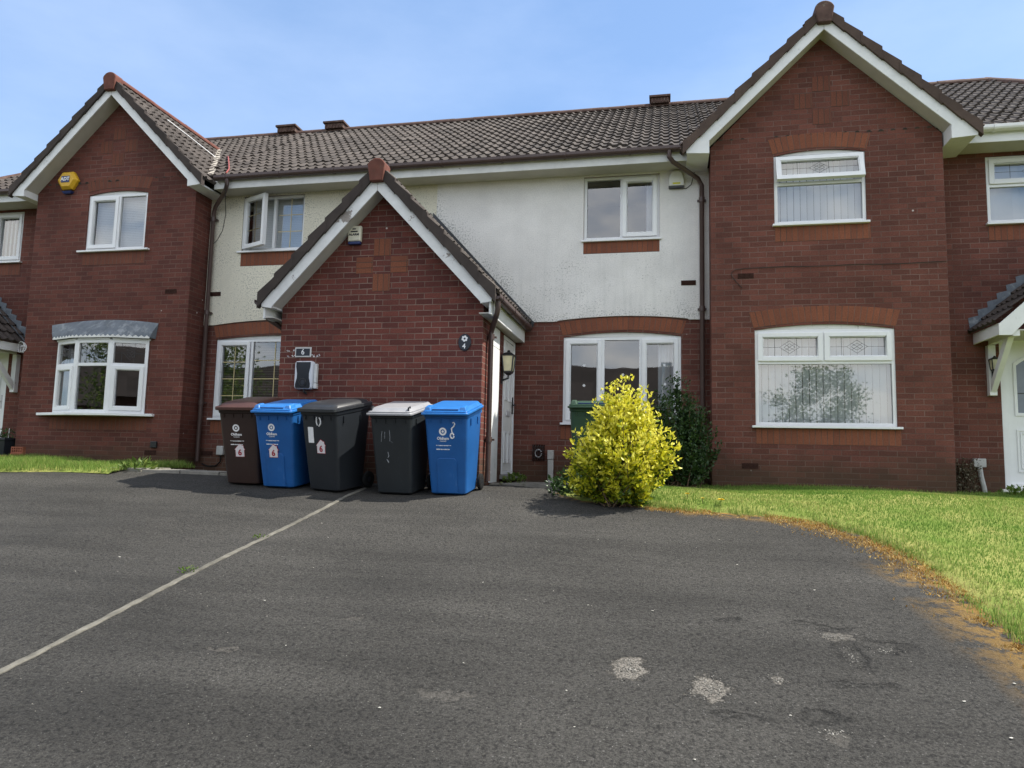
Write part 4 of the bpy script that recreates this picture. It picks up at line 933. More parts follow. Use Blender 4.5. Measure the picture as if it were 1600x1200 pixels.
window(hD, 4.28, 5.46, 3.72, 4.66, YM, [(4.32, 5.42, 4.27, 4.62, 'sash'), (4.325, 5.415, 3.765, 4.235, 'fix')], h_bars=[(4.25, 4.2, 5.5)], blind=[('v', 4.3, 5.44, 3.74, 4.64, 'blind')], leads=[(4.38, 5.36, 4.33, 4.56)], sill_ex=.03)
for x, z in ((1.07, 2.97), (1.10, .365)): airbrick(hD, x, z, YB)
mb = MB()   # telephone cable pinned along the wall
pts = [(1.02, YB - .012, 2.80), (.95, YB - .012, 2.88), (.88, YB - .012, 2.98), (.88, YB - .012, 3.02), (.93, YB - .012, 3.06), (1.1, YB - .012, 3.075)] + [(1.3 + .3 * k, YB - .012, 3.08 + .006 * math.sin(k * 2)) for k in range(8)] + [(3.59, YB - .012, 3.09)]
mb.tube(pts, .0045, 6); mb.build('cable', 'wood_dark', hD)
canopy(hD, 4.02, 1)
front_door(hD, 4.34, 5.32, .14, 2.17, YM + .02)

# =================================================================== the shared porch
PX0, PX1, PY = -5.02, -2.25, 8.75
hP = root('gabled_porch', (-3.63, PY, 0), 'small brick porch with a steep gable and flaking white bargeboards, bins before it', 'porch')
xcP = -3.635
mb = MB(); mb.holed([(PX0, -.4), (PX1, -.4), (PX1, 2.34), (xcP, 3.81), (PX0, 2.34)], [], PY, PY + .1, XZ)
mb.holed([(PY + .1, -.4), (YM, -.4), (YM, 2.30), (PY + .1, 2.30)], [[(9.24, .07), (9.63, .07), (9.63, 2.13), (9.24, 2.13)], [(9.95, .17), (10.70, .17), (10.70, 2.13), (9.95, 2.13)]], PX1, PX1 - .1, YZ)
mb.holed([(PY + .1, -.4), (YM, -.4), (YM, 2.30), (PY + .1, 2.30)], [], PX0, PX0 + .1, YZ)
mb.build('wall', 'brick_porch', hP)
gP = gable(hP, xcP, 1.385, 1.58, 4.11, 1.06, 8.50, PY, YM - .03, 2.27, 'board_peel', 'tile', 'ridge_red', board_drop=.21, slab=.12, cap_r=.125)
mb = MB()
for a, b, c, d in ((-3.755, -3.515, 2.985, 3.215), (-3.755, -3.515, 2.515, 2.745), (-3.995, -3.755, 2.755, 2.975), (-3.515, -3.275, 2.755, 2.975)):
    if c in (2.985, 2.515): sold_band(mb, a, b, d, PY - .003, d - c)
    else:
        mb.face([(a, PY - .003, c), (b, PY - .003, c), (b, PY - .003, d), (a, PY - .003, d)], [(0, 0), (.24, 0), (.24, .222), (0, .222)])
mb.build('brick_pattern', 'soldier', hP)
for sgn, x in ((1, PX1), (-1, PX0)):
    f0, f1 = sorted((xcP + sgn * 1.535, xcP + sgn * 1.51)); mb = MB(); mb.box(f0, f1, 8.53, YM - .03, 2.14, 2.36); f = mb.build('fascia', 'board_white', hP, bevel=.003)
    a, b = sorted((x, xcP + sgn * 1.512)); mb = MB(); mb.box(a, b, 8.53, YM, 2.148, 2.16); mb.build('soffit', 'soffit', f)
    gutter(hP, (xcP + sgn * 1.60, 8.50, 2.385), (xcP + sgn * 1.60, YM - .06, 2.385), side=(sgn, 0, 0), brackets=.75, parent=f)
mb = MB()   # lead flashing where the roof meets the render
for sgn in (-1, 1):
    q = [(xcP + sgn * .02, 4.11 + .13), (xcP + sgn * .02, 4.11 - .02), (xcP + sgn * 1.66, 4.11 - 1.06 * 1.66 + .02), (xcP + sgn * 1.68, 4.11 - 1.06 * 1.66 + .10)]
    mb.prism(q, YM - .06, YM - .025, XZ)
mb.build('lead_flashing', 'lead_dark' if 'lead_dark' in M else 'dark_frame', gP)
downpipe(hP, [(-2.035, 8.62, 2.36), (-2.035, 8.62, 2.22), (-2.05, 8.64, 2.16), (-2.16, 8.90, 2.05), (-2.195, 8.96, 1.98), (-2.195, 8.97, .10)], collars=[(-2.195, 8.97, z) for z in (1.93, .62)])
downpipe(hP, [(-5.235, 8.72, 2.36), (-5.235, 8.72, 2.24), (-5.225, 8.74, 2.18), (-5.10, 8.90, 2.08), (-5.07, 8.93, 2.0), (-5.07, 8.93, .1)], collars=[(-5.07, 8.93, 1.9)])
mb = MB(); mb.box(PX1 - .09, PX1 + .02, 9.24, 9.63, .07, 1.86); mb.box(PX1 - .09, PX1 + .018, 9.24, 9.63, 1.868, 2.13); mb.build('side_panel', 'board_white', hP, bevel=.004)
# front door of number four, in the side of the porch
mb = MB()
for q in ((9.95, 10.0, .17, 2.13), (10.65, 10.70, .17, 2.13), (10.0, 10.65, .17, .21), (10.0, 10.65, 2.08, 2.13)): mb.box(PX1 - .06, PX1 + .012, q[0], q[1], q[2], q[3])
dP = mb.build('front_door', 'upvc', hP, bevel=.004)
mb = MB(); mb.box(PX1 - .055, PX1 - .004, 10.005, 10.645, .215, 2.075); mb.build('door_leaf', 'upvc_old', dP)
mb = MB()
for a, b, c, d in ((10.10, 10.30, .33, .78), (10.36, 10.56, .33, .78), (10.10, 10.30, 1.22, 1.86), (10.36, 10.56, 1.22, 1.86)):
    mb = MB()
    mb.holed([(a, c), (b, c), (b, d), (a, d)], [[(a + .03, c + .03), (b - .03, c + .03), (b - .03, d - .03), (a + .03, d - .03)]], PX1 + .008, PX1 - .005, YZ)
    mb.box(PX1 - .005, PX1 + .004, a + .05, b - .05, c + .05, d - .05)
    mb.build('panel_moulding', 'upvc', dP)
mb = MB(); mb.box(PX1 - .004, PX1 + .014, 10.19, 10.46, 1.0, 1.075); mb.build('letterbox', 'chrome', dP, bevel=.004)
mb = MB(); mb.box(PX1 - .004, PX1 + .015, 10.60, 10.625, 1.05, 1.30); mb.box(PX1 + .02, PX1 + .06, 10.50, 10.62, 1.17, 1.19); mb.build('door_handle', 'dark_frame', dP, bevel=.003)
mb = MB(); mb.box(PX1 - .02, PX1 + .16, 9.88, 10.72, .105, .165); mb.build('threshold', 'cement', dP, bevel=.006)

# =================================================================== things fixed to the walls
M['alarm_yellow'] = plain('alarm_yellow', (.62, .36, .02), .4, .4, .06, 6); M['alarm_blue'] = plain('alarm_blue', (.02, .035, .13), .35, .4, .08, 6)
M['alarm_cream'] = plain('alarm_cream', (.66, .63, .50), .45, .4, .06, 6); M['alarm_white'] = plain('alarm_white', (.72, .72, .66), .4, .4, .06, 6)
M['label_yellow'] = plain('label_yellow', (.62, .58, .03), .5, .3, .06, 9); M['sign_slate'] = plain('sign_slate', (.022, .025, .034), .35, .4, .15, 12)
M['sign_frame'] = plain('sign_frame', (.60, .60, .58), .5, .3, .15, 18); M['ink'] = plain('ink', (.02, .02, .03), .6, .2, .05, 9); M['paint_white'] = plain('paint_white', (.80, .80, .79), .5, .3, .06, 20)
M['ev_silver'] = plain('ev_silver', (.60, .62, .66), .3, .5, .05, 7); M['ev_black'] = plain('ev_black', (.016, .019, .024), .16, .5, .1, 7)
M['lamp_pane'] = plain('lamp_glass', (.62, .60, .40), .25, .5, .1, 14); M['scratch_paint'] = plain('scratch_paint', (.30, .32, .34), .6, .3, .4, 40); M['red_print'] = plain('red_print', (.34, .03, .04), .5, .3, .05, 9); M['sticker'] = plain('sticker', (.70, .66, .66), .5, .3, .08, 14)

# yellow hexagonal alarm box
t = root('alarm_box', (-10.06, YB, 4.97), 'yellow hexagonal alarm box high on the brick gable', 'alarm box')
def hexa(r, z=1.): return [(-10.06 + r * math.cos(PI / 3 * k), 4.97 + z * r * .88 * math.sin(PI / 3 * k)) for k in range(6)]
mb = MB(); mb.loft([[Vector((u, YB + .0, v)) for u, v in hexa(.205)], [Vector((u, YB - .05, v)) for u, v in hexa(.205)], [Vector((u + .0, YB - .10, v + .005)) for u, v in hexa(.155)]]); mb.build('housing', 'alarm_yellow', t, bevel=.006)
mb = MB(); mb.loft([[(-10.06 + s_ * .10, YB - d, 4.785 - dz) for s_, d, dz in ((-1, 0, 0), (1, 0, 0), (1, .07, 0), (-1, .07, 0))], [(-10.06 + s_ * .07, YB - d, 4.745) for s_, d in ((-1, 0), (1, 0), (1, .05), (-1, .05))]]); mb.build('strobe', 'alarm_blue', t, bevel=.004)
mb = MB(); mb.box(-10.145, -9.985, YB - .106, YB - .100, 4.925, 5.035); mb.build('logo_plate', 'alarm_blue', t)
text('ADT', .085, 'lettering', 'paint_white', t, (-10.065, YB - .109, 4.98), bold=.003)
# cream alarm box on the porch
t = root('alarm_box', (-4.015, PY, 3.27), 'cream alarm box with a dark blue base on the porch gable', 'alarm box')
mb = MB(); mb.loft([[(-4.015 + a * .092 * s_, PY - d, 3.285 + c * .105 * s2) for a, c in ((-1, -1), (1, -1), (1, 1), (-1, 1))] for d, s_, s2 in ((0, 1, 1), (.045, 1, 1), (.065, .90, .93))]); mb.build('housing', 'alarm_cream', t, bevel=.012)
mb = MB(); mb.box(-4.10, -3.93, PY - .055, PY, 3.145, 3.181); mb.build('strobe', 'alarm_blue', t, bevel=.006)
text('ALARM', .042, 'lettering', 'ink', t, (-4.015, PY - .067, 3.268), bold=.001, sx=1.05)
mb = MB(); mb.box(-4.065, -3.965, PY - .0665, PY - .064, 3.300, 3.318); mb.box(-4.04, -3.99, PY - .0665, PY - .064, 3.335, 3.352); mb.build('print', 'ink', t)
# white bell box upstairs on the right
t = root('alarm_box', (.145, YM, 4.55), 'white tapered alarm bell box beside the upper window on white render', 'alarm box')
prof = [(-.12, 4.455), (.12, 4.455), (.118, 4.55), (.10, 4.63), (.068, 4.68), (.03, 4.70), (-.03, 4.70), (-.068, 4.68), (-.10, 4.63), (-.118, 4.55)]
mb = MB(); mb.loft([[(.145 + u * s_, YM - .024 - d, 4.455 + (v - 4.455) * s_) for u, v in prof] for d, s_ in ((0, 1), (.05, 1), (.075, .86))]); mb.build('housing', 'alarm_white', t, bevel=.006, smooth=True)
mb = MB(); mb.loft([[(.145 + a * .115 * s_, YM - .024 - b, z) for a, b in ((-1, 0), (1, 0), (1, .068), (-1, .068))] for z, s_ in ((4.453, 1), (4.425, .9))]); mb.build('strobe', 'dark_frame', t, bevel=.003)
mb = MB(); mb.box(.09, .20, YM - .103, YM - .096, 4.475, 4.50); mb.build('label', 'label_yellow', t)
# house number plaques
t = root('house_number_plaque', (-4.68, PY, 1.72), 'rectangular slate plaque reading 6 in a pale frame above the charger', 'house sign')
mb = MB(); mb.box(-4.795, -4.565, PY - .018, PY, 1.655, 1.785); mb.build('frame', 'sign_frame', t, bevel=.004)
mb = MB(); mb.box(-4.778, -4.582, PY - .021, PY - .015, 1.672, 1.768); mb.build('slate', 'sign_slate', t)
text('6', .105, 'numeral', 'paint_white', t, (-4.68, PY - .0225, 1.72), sx=.9, bold=.001)
mb = MB(); random.seed(3)
for k in range(26):   # smears of old filler round the plaque
    s_ = 1 if k > 11 else -1; x = -4.68 + s_ * random.uniform(.118, .24); z = 1.72 + (random.uniform(-.062, -.03) if s_ > 0 else random.choice((-.052, .02)) + random.uniform(-.012, .012)); w = random.uniform(.003, .011) * (1.4 if abs(x + 4.68) < .15 else 1); hh = random.uniform(.002, .006)
    mb.prism([(x - w, z - hh * .4), (x - w * .2, z - hh), (x + w, z - hh * .3), (x + w * .7, z + hh), (x - w * .5, z + hh * .8)], PY - .006, PY, XZ)
mb.build('filler_smears', 'paint_white', t)
t = root('house_number_plaque', (-2.48, PY, 1.83), 'oval black plaque with a white flower and the numeral 4', 'house sign')
mb = MB(); mb.loft([[(-2.48 + .082 * s_ * math.cos(a), PY - d, 1.828 + .108 * s_ * math.sin(a)) for a in np.linspace(0, 2 * PI, 28, endpoint=False)] for d, s_ in ((0, 1), (.014, 1), (.02, .94))]); mb.build('plate', 'sign_slate', t)
text('4', .085, 'numeral', 'paint_white', t, (-2.485, PY - .0215, 1.775), bold=.002)
mb = MB()
for k in range(6):
    a = PI / 3 * k + .3; x, z = -2.478 + .026 * math.cos(a), 1.872 + .026 * math.sin(a); mb.prism([(x + .015 * math.cos(b), z + .015 * math.sin(b)) for b in np.linspace(0, 2 * PI, 8, endpoint=False)], PY - .0235 - .0004 * k, PY - .02, XZ)
mb.build('flower', 'paint_white', t)
# wall charger
t = root('wall_charger', (-4.62, PY, 1.40), 'silver and black electric car charger on the porch wall below the plaque', 'charger')
def rrp(x0, x1, z0, z1, r, n=5):
    o = []
    for cx, cz, a0 in ((x1 - r, z1 - r, 0), (x0 + r, z1 - r, PI / 2), (x0 + r, z0 + r, PI), (x1 - r, z0 + r, PI * 1.5)):
        for k in range(n + 1): a = a0 + PI / 2 * k / n; o.append((cx + r * math.cos(a), cz + r * math.sin(a)))
    return o
mb = MB(); body = rrp(-4.755, -4.50, 1.225, 1.595, .035); mb.loft([[(u, PY, v) for u, v in body], [(u, PY - .062, v) for u, v in body], [(-4.6275 + (u + 4.6275) * .93, PY - .080, 1.41 + (v - 1.41) * .95) for u, v in body]]); mb.build('housing', 'ev_silver', t, bevel=.004, smooth=True)
mb = MB(); fp = [(-4.738, 1.58), (-4.52, 1.58), (-4.522, 1.52), (-4.541, 1.43), (-4.538, 1.37), (-4.516, 1.29), (-4.518, 1.248), (-4.535, 1.238), (-4.728, 1.238), (-4.742, 1.248), (-4.744, 1.29), (-4.722, 1.37), (-4.720, 1.43), (-4.738, 1.52)]
fp = [(-4.6275 + (u + 4.6275) * .93, v) for u, v in fp]
mb.prism(fp, PY - .0835, PY - .077, XZ); mb.build('front_panel', 'ev_black', t)
mb = MB()
mb.tube([(-4.628 + .048 * math.cos(a), PY - .086, 1.315 + .048 * math.sin(a)) for a in np.linspace(0, 2 * PI, 26)], .005, 8, cap=False); mb.build('socket_ring', 'dark_frame', t, smooth=True)
mb = MB(); mb.tube([(-4.628, PY - .091, 1.315), (-4.628, PY - .077, 1.315)], .034, 18); mb.build('socket_cover', 'sign_slate', t, bevel=.002, smooth=True)
mb = MB(); mb.box(-4.495, -4.455, PY - .05, PY, 1.31, 1.56); mb.box(-4.495, -4.45, PY - .055, PY, 1.235, 1.305); mb.build('isolator', 'sign_frame', t, bevel=.005)
mb = MB(); mb.tube([(-4.62, PY - .05, 1.225), (-4.62, PY - .05, 1.195), (-4.60, PY - .02, 1.17)], .014, 8); mb.build('cable_gland', 'black_plastic', t, smooth=True)

def lantern(name, label, loc, d, s_=1., brk=True):
    # d: outward direction of the wall; half-lantern with a sloped cap and a bracket tail
    t = root(name, loc, label, 'lantern'); o = Vector(loc); d = Vector(d); w = d.cross(Vector((0, 0, 1))); c = o + d * .10 * s_
    def ring(z, r): return [c + (d * a + w * b) * r * s_ + Vector((0, 0, z * s_)) for a, b in ((1, 1), (-1, 1), (-1, -1), (1, -1))]
    mb = MB(); mb.loft([ring(.105, .088), ring(.115, .092), ring(.15, .05), ring(.165, .02), ring(.19, .014)]); mb.build('cap', 'dark_frame', t, bevel=.003)
    mb = MB(); mb.loft([ring(-.105, .056), ring(.104, .076)]); mb.build('glass_panels', 'lamp_pane', t)  # panes in one even cream colour
    mb = MB()
    for a, b in ((1, 1), (-1, 1), (-1, -1), (1, -1)):
        mb.tube([c + (d * a + w * b) * .059 * s_ + Vector((0, 0, -.105 * s_)), c + (d * a + w * b) * .079 * s_ + Vector((0, 0, .106 * s_))], .011 * s_, 6)
    mb.loft([ring(-.16, .02), ring(-.125, .058), ring(-.104, .064)]); mb.build('frame', 'dark_frame', t)
    mb = MB(); mb.tube([c + Vector((0, 0, -.15 * s_)), c + Vector((0, 0, -.20 * s_)), o + d * .02 + Vector((0, 0, -.23 * s_)), o + Vector((0, 0, -.22 * s_))], .014 * s_, 8); q = o + Vector((0, 0, -.16 * s_))
    mb.loft([[q + w * a * .03 * s_ + Vector((0, 0, b * .12 * s_)) + d * e for a, b in ((-1, -1), (1, -1), (1, 1), (-1, 1))] for e in (0, .015)]); mb.build('bracket', 'dark_frame', t, smooth=False)
    return t
lantern('wall_lantern', 'black carriage lantern with a cream pane beside the white porch door', (PX1 + .003, 9.83, 1.70), (1, 0, 0), 1.0)
lantern('wall_lantern', 'small black lantern fixed to the white canopy post at the right', (4.22, YM - .088, 1.76), (0, -1, 0), .62)

# meter boxes, flue, pipe stub
t = root('meter_box', (-7.11, YM, .42), 'small grey outdoor socket box low on brick left of the brown bin', 'socket box')
mb = MB(); mb.box(-7.175, -7.05, YM - .07, YM, .345, .495); mb.build('cover', 'grey_plastic', t, bevel=.012)
mb = MB(); mb.tube([(-7.11, YM - .03, .35), (-7.11, YM - .03, .24), (-7.2, YM - .02, .17), (-7.34, YM - .02, .16), (-7.45, YM - .02, .2)], .010, 7); mb.build('cable', 'wire', t, smooth=True)
t = root('meter_box', (4.03, YM, .47), 'grey utility box on brick beside the right door, above the dead ivy', 'socket box')
mb = MB(); mb.box(3.95, 4.10, YM - .08, YM, .415, .53); mb.build('cover', 'grey_plastic', t, bevel=.010)
mb = MB(); mb.tube([(4.03, YM - .05, .42), (4.04, YM - .05, .3), (4.07, YM - .05, .15), (4.08, YM - .05, .03)], .03, 8); mb.build('conduit', 'grey_plastic', t, smooth=True)
t = root('flue_guard', (-1.855, YM, .48), 'dark wire guard over the boiler flue right of the porch door', 'flue guard')
mb = MB(); mb.box(-1.95, -1.765, YM - .012, YM, .365, .61); mb.build('back_plate', 'airbrick', t)
mb = MB()
for k in range(5): x = -1.935 + k * .037; mb.tube([(x, YM - .01, .37), (x, YM - .07, .40), (x, YM - .085, .49), (x, YM - .07, .58), (x, YM - .01, .605)], .0035, 6)
for k in range(4): z = .41 + k * .055; mb.tube([(-1.945, YM - .02, z), (-1.93, YM - .075, z), (-1.79, YM - .075, z), (-1.77, YM - .02, z)], .0035, 6)
mb.build('guard', 'black_plastic', t)
mb = MB(); mb.tube([(-1.855 + .048 * math.cos(a), YM - .05, .48 + .055 * math.sin(a)) for a in np.linspace(.4, 2 * PI, 20)], .008, 8); mb.build('flue_ring', 'chrome', t, smooth=True)
t = root('pipe_stub', (-1.665, YM - .07, .05), 'short grey capped pipe standing against brick beside the flue guard', 'pipe')
mb = MB(); mb.loft([[(-1.665 + a, YM - .07 + b, z) for a, b in ((-.042 * s_, -.035 * s_), (.042 * s_, -.035 * s_), (.042 * s_, .035 * s_), (-.042 * s_, .035 * s_))] for z, s_ in ((0, .9), (.20, .95), (.39, 1.))]); mb.build('pipe', 'grey_plastic', t, bevel=.012)
mb = MB(); mb.box(-1.71, -1.62, YM - .115, YM - .025, .392, .53); mb.build('cap', 'grey_plastic', t, bevel=.010)
t = root('wall_bracket', (-10.74, YB, 2.1), 'white wire basket bracket on the corner brickwork beside the left canopy', 'bracket')
mb = MB(); mb.tube([(-10.69, YB - .01, 2.17), (-10.69, YB - .01, 2.0)], .009, 6); mb.tube([(-10.69, YB - .02, 2.10), (-10.64, YB - .10, 2.085), (-10.56, YB - .2, 2.07)], .008, 6); mb.tube([(-10.73, YB - .02, 2.11), (-10.65, YB - .02, 2.11)], .008, 6); mb.build('arm', 'chrome', t, smooth=True)
mb = MB()
for k in range(7):
    a = PI * k / 7; mb.tube([(-10.52 + .09 * math.cos(a) * math.cos(b), YB - .24 + .09 * math.sin(a) * math.cos(b), 2.06 + .09 * math.sin(b)) for b in np.linspace(-PI / 2, PI / 2, 9)], .004, 5)
mb.build('basket', 'chrome', t, smooth=True)

# cables about the left gutter
mb = MB(); mb.tube([(-7.02, 10.22, 4.76), (-7.05, 10.3, 4.55), (-7.12, 10.45, 4.30), (-7.25, 10.58, 4.07), (-7.40, 10.66, 3.93), (-7.50, 10.70, 3.88)], .006, 6); mb.build('cable', 'wire', hB, smooth=True)
mb = MB()
def on_bay(y, dz): z = 6.62 - dz; return (xcA + dz, y, z + .075)
mb.tube([on_bay(10.9, .42), on_bay(11.4, .52), on_bay(11.9, .66), on_bay(12.3, .80)], .010, 6); mb.build('cable', 'wire_white', gA, smooth=True)
mb = MB(); mb.tube([(-8.30, 12.1, 6.08), (-8.0, 11.7, 5.88), (-7.5, 11.0, 5.42), (-7.15, 10.5, 5.1), (-7.02, 10.24, 4.92)], .012, 6); mb.build('cable', 'wire_red', rfB, smooth=True)
mb = MB(); mb.tube([(.40, 10.6, 4.62), (.36, YM - .04, 4.48), (.28, YM - .03, 4.42), (.2, YM - .03, 4.44)], .005, 6); mb.build('cable', 'wire', hC, smooth=True)

# =================================================================== wheelie bins
def binmat(name, c, rough=.45, spec=.45, scuff=(.3, .3, .3)):
    m = Mat(name, rough, spec); v = m.coord()
    b = m.mix(1, c, m.ramp(m.noise(v, 3, 5, .6), [(.3, .84), (.7, 1.14)]), 'MULTIPLY')
    s_ = m.ramp(m.noise(m.coord('Object', scale=(5, 5, .8)), 4, 7, .7), [(.60, 0.), (.74, .32)]); b = m.mix(s_, b, scuff)
    d = m.ramp(m.noise(v, 26, 5, .7), [(.64, 0.), (.74, .45)]); b = m.mix(d, b, tuple(min(1, q * 1.7 + .03) for q in c))
    m.col(b); m.bump(m.noise(v, 120, 3, .6), .12, .002); return m.m
M['bin_blue'] = binmat('bin_blue', (.012, .098, .31), scuff=(.10, .20, .42)); M['bin_brown'] = binmat('bin_brown', (.036, .020, .016), scuff=(.08, .06, .05)); M['lid_brown'] = binmat('lid_brown', (.070, .030, .022), .4, .5, (.14, .08, .06))
M['bin_black'] = binmat('bin_black', (.016, .019, .023), .42, .5, (.06, .06, .065)); M['lid_black'] = binmat('lid_black', (.026, .028, .031), .35, .55, (.12, .12, .12))
M['bin_charcoal'] = binmat('bin_charcoal', (.022, .026, .029), .42, .45, (.07, .08, .085)); M['lid_grey'] = binmat('lid_grey', (.30, .30, .31), .32, .6, (.34, .34, .34)); M['bin_green'] = binmat('bin_green', (.022, .058, .030), .45, .45, (.06, .11, .07))
M['lid_blue'] = binmat('lid_blue', (.020, .155, .45), .35, .5, (.10, .24, .50)); M['rubber'] = plain('rubber', (.014, .014, .014), .8, .2, .2, 20)
def rr(hw, y0, y1, r, z, n=5, shear=0.):
    o = []
    for cx, cy, a0 in ((hw - r, y1 - r, 0), (-hw + r, y1 - r, PI / 2), (-hw + r, y0 + r, PI), (hw - r, y0 + r, PI * 1.5)):
        for k in range(n + 1):
            a = a0 + PI / 2 * k / n; y = cy + r * math.sin(a); o.append((cx + r * math.cos(a), y, z + shear * (y + .4)))
    return o
fy = lambda z: -.25 - .086 * (z - .02)
def wheelie_bin(x, y, yaw, label, body, lid, dome, stickers, group='wheelie bins by the porch', hs=1., ws=1.):
    t = root('wheelie_bin', (x, y, drive_z(x, y) + .004 if y < 9 else gz(x, y) + .02), label, 'wheelie bin', group, local=True)
    sl = .13 if y < 8.7 else .01
    t.rotation_euler = (Matrix.Rotation(math.atan(sl), 4, 'X') @ Matrix.Rotation(R(-yaw), 4, 'Z')).to_euler(); t.scale = (ws, ws, hs)
    mb = MB(); rings = [rr(.20, -.225, .20, .04, .012), rr(.222, -.246, .222, .045, .03)]
    for z in (.2, .5, .8, .915): rings.append(rr(.222 + .048 * z / .93, fy(z), .21 + .10 * z / .93, .05, z, shear=.08 * (z > .9)))
    rings += [rr(.276, fy(.92) - .012, .32, .05, .922, shear=.08), rr(.280, fy(.94) - .014, .325, .05, .958, shear=.085), rr(.255, -.30, .30, .04, .958, shear=.085), rr(.25, -.29, .29, .04, .80)]
    mb.loft(rings, True, True); mb.build('body', body, t, bevel=.003, smooth=True)
    mb = MB()
    for k in range(4): xx = -.19 + k * .126; mb.prism([(xx - .006, .87), (xx + .006, .87), (xx + .004, .915), (xx - .004, .915)], -.012, .01, lambda u, v, d: (u, fy(v) + d, v))
    for s_ in (-1, 1): mb.box(s_ * .275 - .006, s_ * .275 + .006, -.20, -.19, .83, .915); mb.box(s_ * .275 - .006, s_ * .275 + .006, .10, .11, .83, .915)
    mb.build('rim_ribs', body, t)
    # raised arch panel low on the front
    if stickers.get('panel'):
        a = [(-.125, .03), (.125, .03), (.125, .40)] + [(.125 - .05 + .05 * math.cos(q), .40 + .05 * math.sin(q)) for q in np.linspace(0, PI / 2, 6)] + [(-.125 + .05 - .05 * math.sin(q), .40 + .05 * math.cos(q)) for q in np.linspace(0, PI / 2, 6)]
        mb = MB(); mb.prism(a, -.010, .01, lambda u, v, d: (u, fy(v) + d, v)); mb.build('front_panel', body, t, bevel=.006)
    # lid
    sh = .085; mb = MB(); z0 = .962; YK = .345
    if dome:
        rg = [rr(.285, -.385, YK, .05, z0, shear=sh), rr(.292, -.392, YK, .055, z0 + .006, shear=sh), rr(.292, -.392, YK, .055, z0 + .038, shear=sh), rr(.285, -.385, YK - .005, .05, z0 + .043, shear=sh), rr(.262, -.35, .315, .06, z0 + .046, shear=sh), rr(.245, -.325, .295, .06, z0 + .072, shear=sh), rr(.215, -.28, .265, .07, z0 + .092, shear=sh * .9), rr(.15, -.19, .20, .07, z0 + .108, shear=sh * .75), rr(.06, -.07, .08, .05, z0 + .116, shear=sh * .6)]
        mb.loft(rg); ld_ = mb.build('lid', lid, t, smooth=True)
    else:
        rg = [rr(.288, -.388, YK, .04, z0 - .004, shear=sh), rr(.294, -.394, YK, .045, z0, shear=sh), rr(.294, -.394, YK, .045, z0 + .020, shear=sh), rr(.278, -.374, YK - .01, .045, z0 + .023, shear=sh), rr(.278, -.374, YK - .01, .045, z0 + .040, shear=sh), rr(.262, -.352, .32, .045, z0 + .044, shear=sh), rr(.240, -.315, .295, .05, z0 + .078, shear=sh), rr(.19, -.25, .255, .05, z0 + .082, shear=sh)]
        mb.loft(rg); ld_ = mb.build('lid', lid, t, bevel=.003, smooth=True)
        mb = MB()
        if stickers.get('hoops'):
            for s_ in (-1, 1):
                mb = MB(); xx = s_ * .235; mb.tube([(xx, -.335, z0 + .05 ), (xx, -.335, z0 + .088), (xx + .0, -.29, z0 + .098), (xx, -.285, z0 + .06)], .010, 8)
                mb.build('lid_handle', 'bin_black', ld_, smooth=True)
        else:
            mb.box(-.165, .165, -.350, -.310, z0 + .052, z0 + .066); mb.build('grip_slot_shade', 'alarm_blue', ld_, bevel=.003)  # dark bar stands in for the shade inside the grip recess
            mb = MB()
            for s_ in (-1, 1):
                a_, b_ = sorted((s_ * .175, s_ * .262)); mb.loft([[(a_, -.352, z0 + .045), (b_, -.352, z0 + .045), (b_, -.22, z0 + .06), (a_, -.22, z0 + .06)], [(a_ + .012, -.33, z0 + .092), (b_ - .02, -.33, z0 + .092), (b_ - .02, -.22, z0 + .112), (a_ + .012, -.22, z0 + .112)]])
            mb.build('grip_block', lid, ld_, bevel=.008)
    # hinge bar, axle and wheels at the back
    mb = MB(); mb.tube([(-.24, .375, 1.0), (.24, .375, 1.0)], .016, 10); mb.box(-.25, -.20, .30, .39, .95, 1.015); mb.box(.20, .25, .30, .39, .95, 1.015); mb.build('handle_bar', lid, t, smooth=True)
    mb = MB(); mb.tube([(-.27, .25, .10), (.27, .25, .10)], .012, 8); mb.build('axle', 'chrome', t, smooth=True)
    for s_ in (-1, 1):
        def wr(r, xo): return [(s_ * xo, .25 + r * math.cos(a), .10 + r * math.sin(a)) for a in np.linspace(0, 2 * PI, 24, endpoint=False)]
        mb = MB(); mb.loft([wr(.055, .244), wr(.085, .242), wr(.10, .25), wr(.10, .278), wr(.085, .288), wr(.055, .286)]); wl = mb.build('wheel', 'rubber', t, smooth=True)
        mb = MB(); mb.loft([wr(.054, .243), wr(.054, .280), wr(.02, .290)]); mb.build('hub', 'bin_black', wl, smooth=True)
    # printing and stickers on the front
    def flat(poly, mat, name, d=-.0025, par=None): q = MB(); q.prism(poly, d, .004, lambda u, v, e: (u, fy(v) + e, v)); return q.build(name, mat, par or t)
    def circ(x_, z_, r, n=24): return [(x_ + r * math.cos(a), z_ + r * math.sin(a)) for a in np.linspace(0, 2 * PI, n, endpoint=False)]
    lean = (PI / 2 + .086, 0, 0)
    if 'logo' in stickers:
        lx, lz = stickers['logo']
        q = MB()
        def ann(r0, r1, d):
            n = 28; A = np.linspace(0, 2 * PI, n, endpoint=False)
            for k in range(n):
                p = [(lx + r * math.cos(a), lz + r * math.sin(a)) for r, a in ((r0, A[k]), (r1, A[k]), (r1, A[(k + 1) % n]), (r0, A[(k + 1) % n]))]
                q.face([(u, fy(v) + d, v) for u, v in p])
        ann(.026, .047, -.003); ann(0.0005, .014, -.003); q.build('emblem', 'paint_white', t, recalc=False)
        text('Oldham', .046, 'lettering', 'paint_white', t, (lx, fy(lz - .083) - .003, lz - .083), lean, bold=.0012)
        text('Council', .026, 'lettering', 'paint_white', t, (lx, fy(lz - .114) - .003, lz - .114), lean)
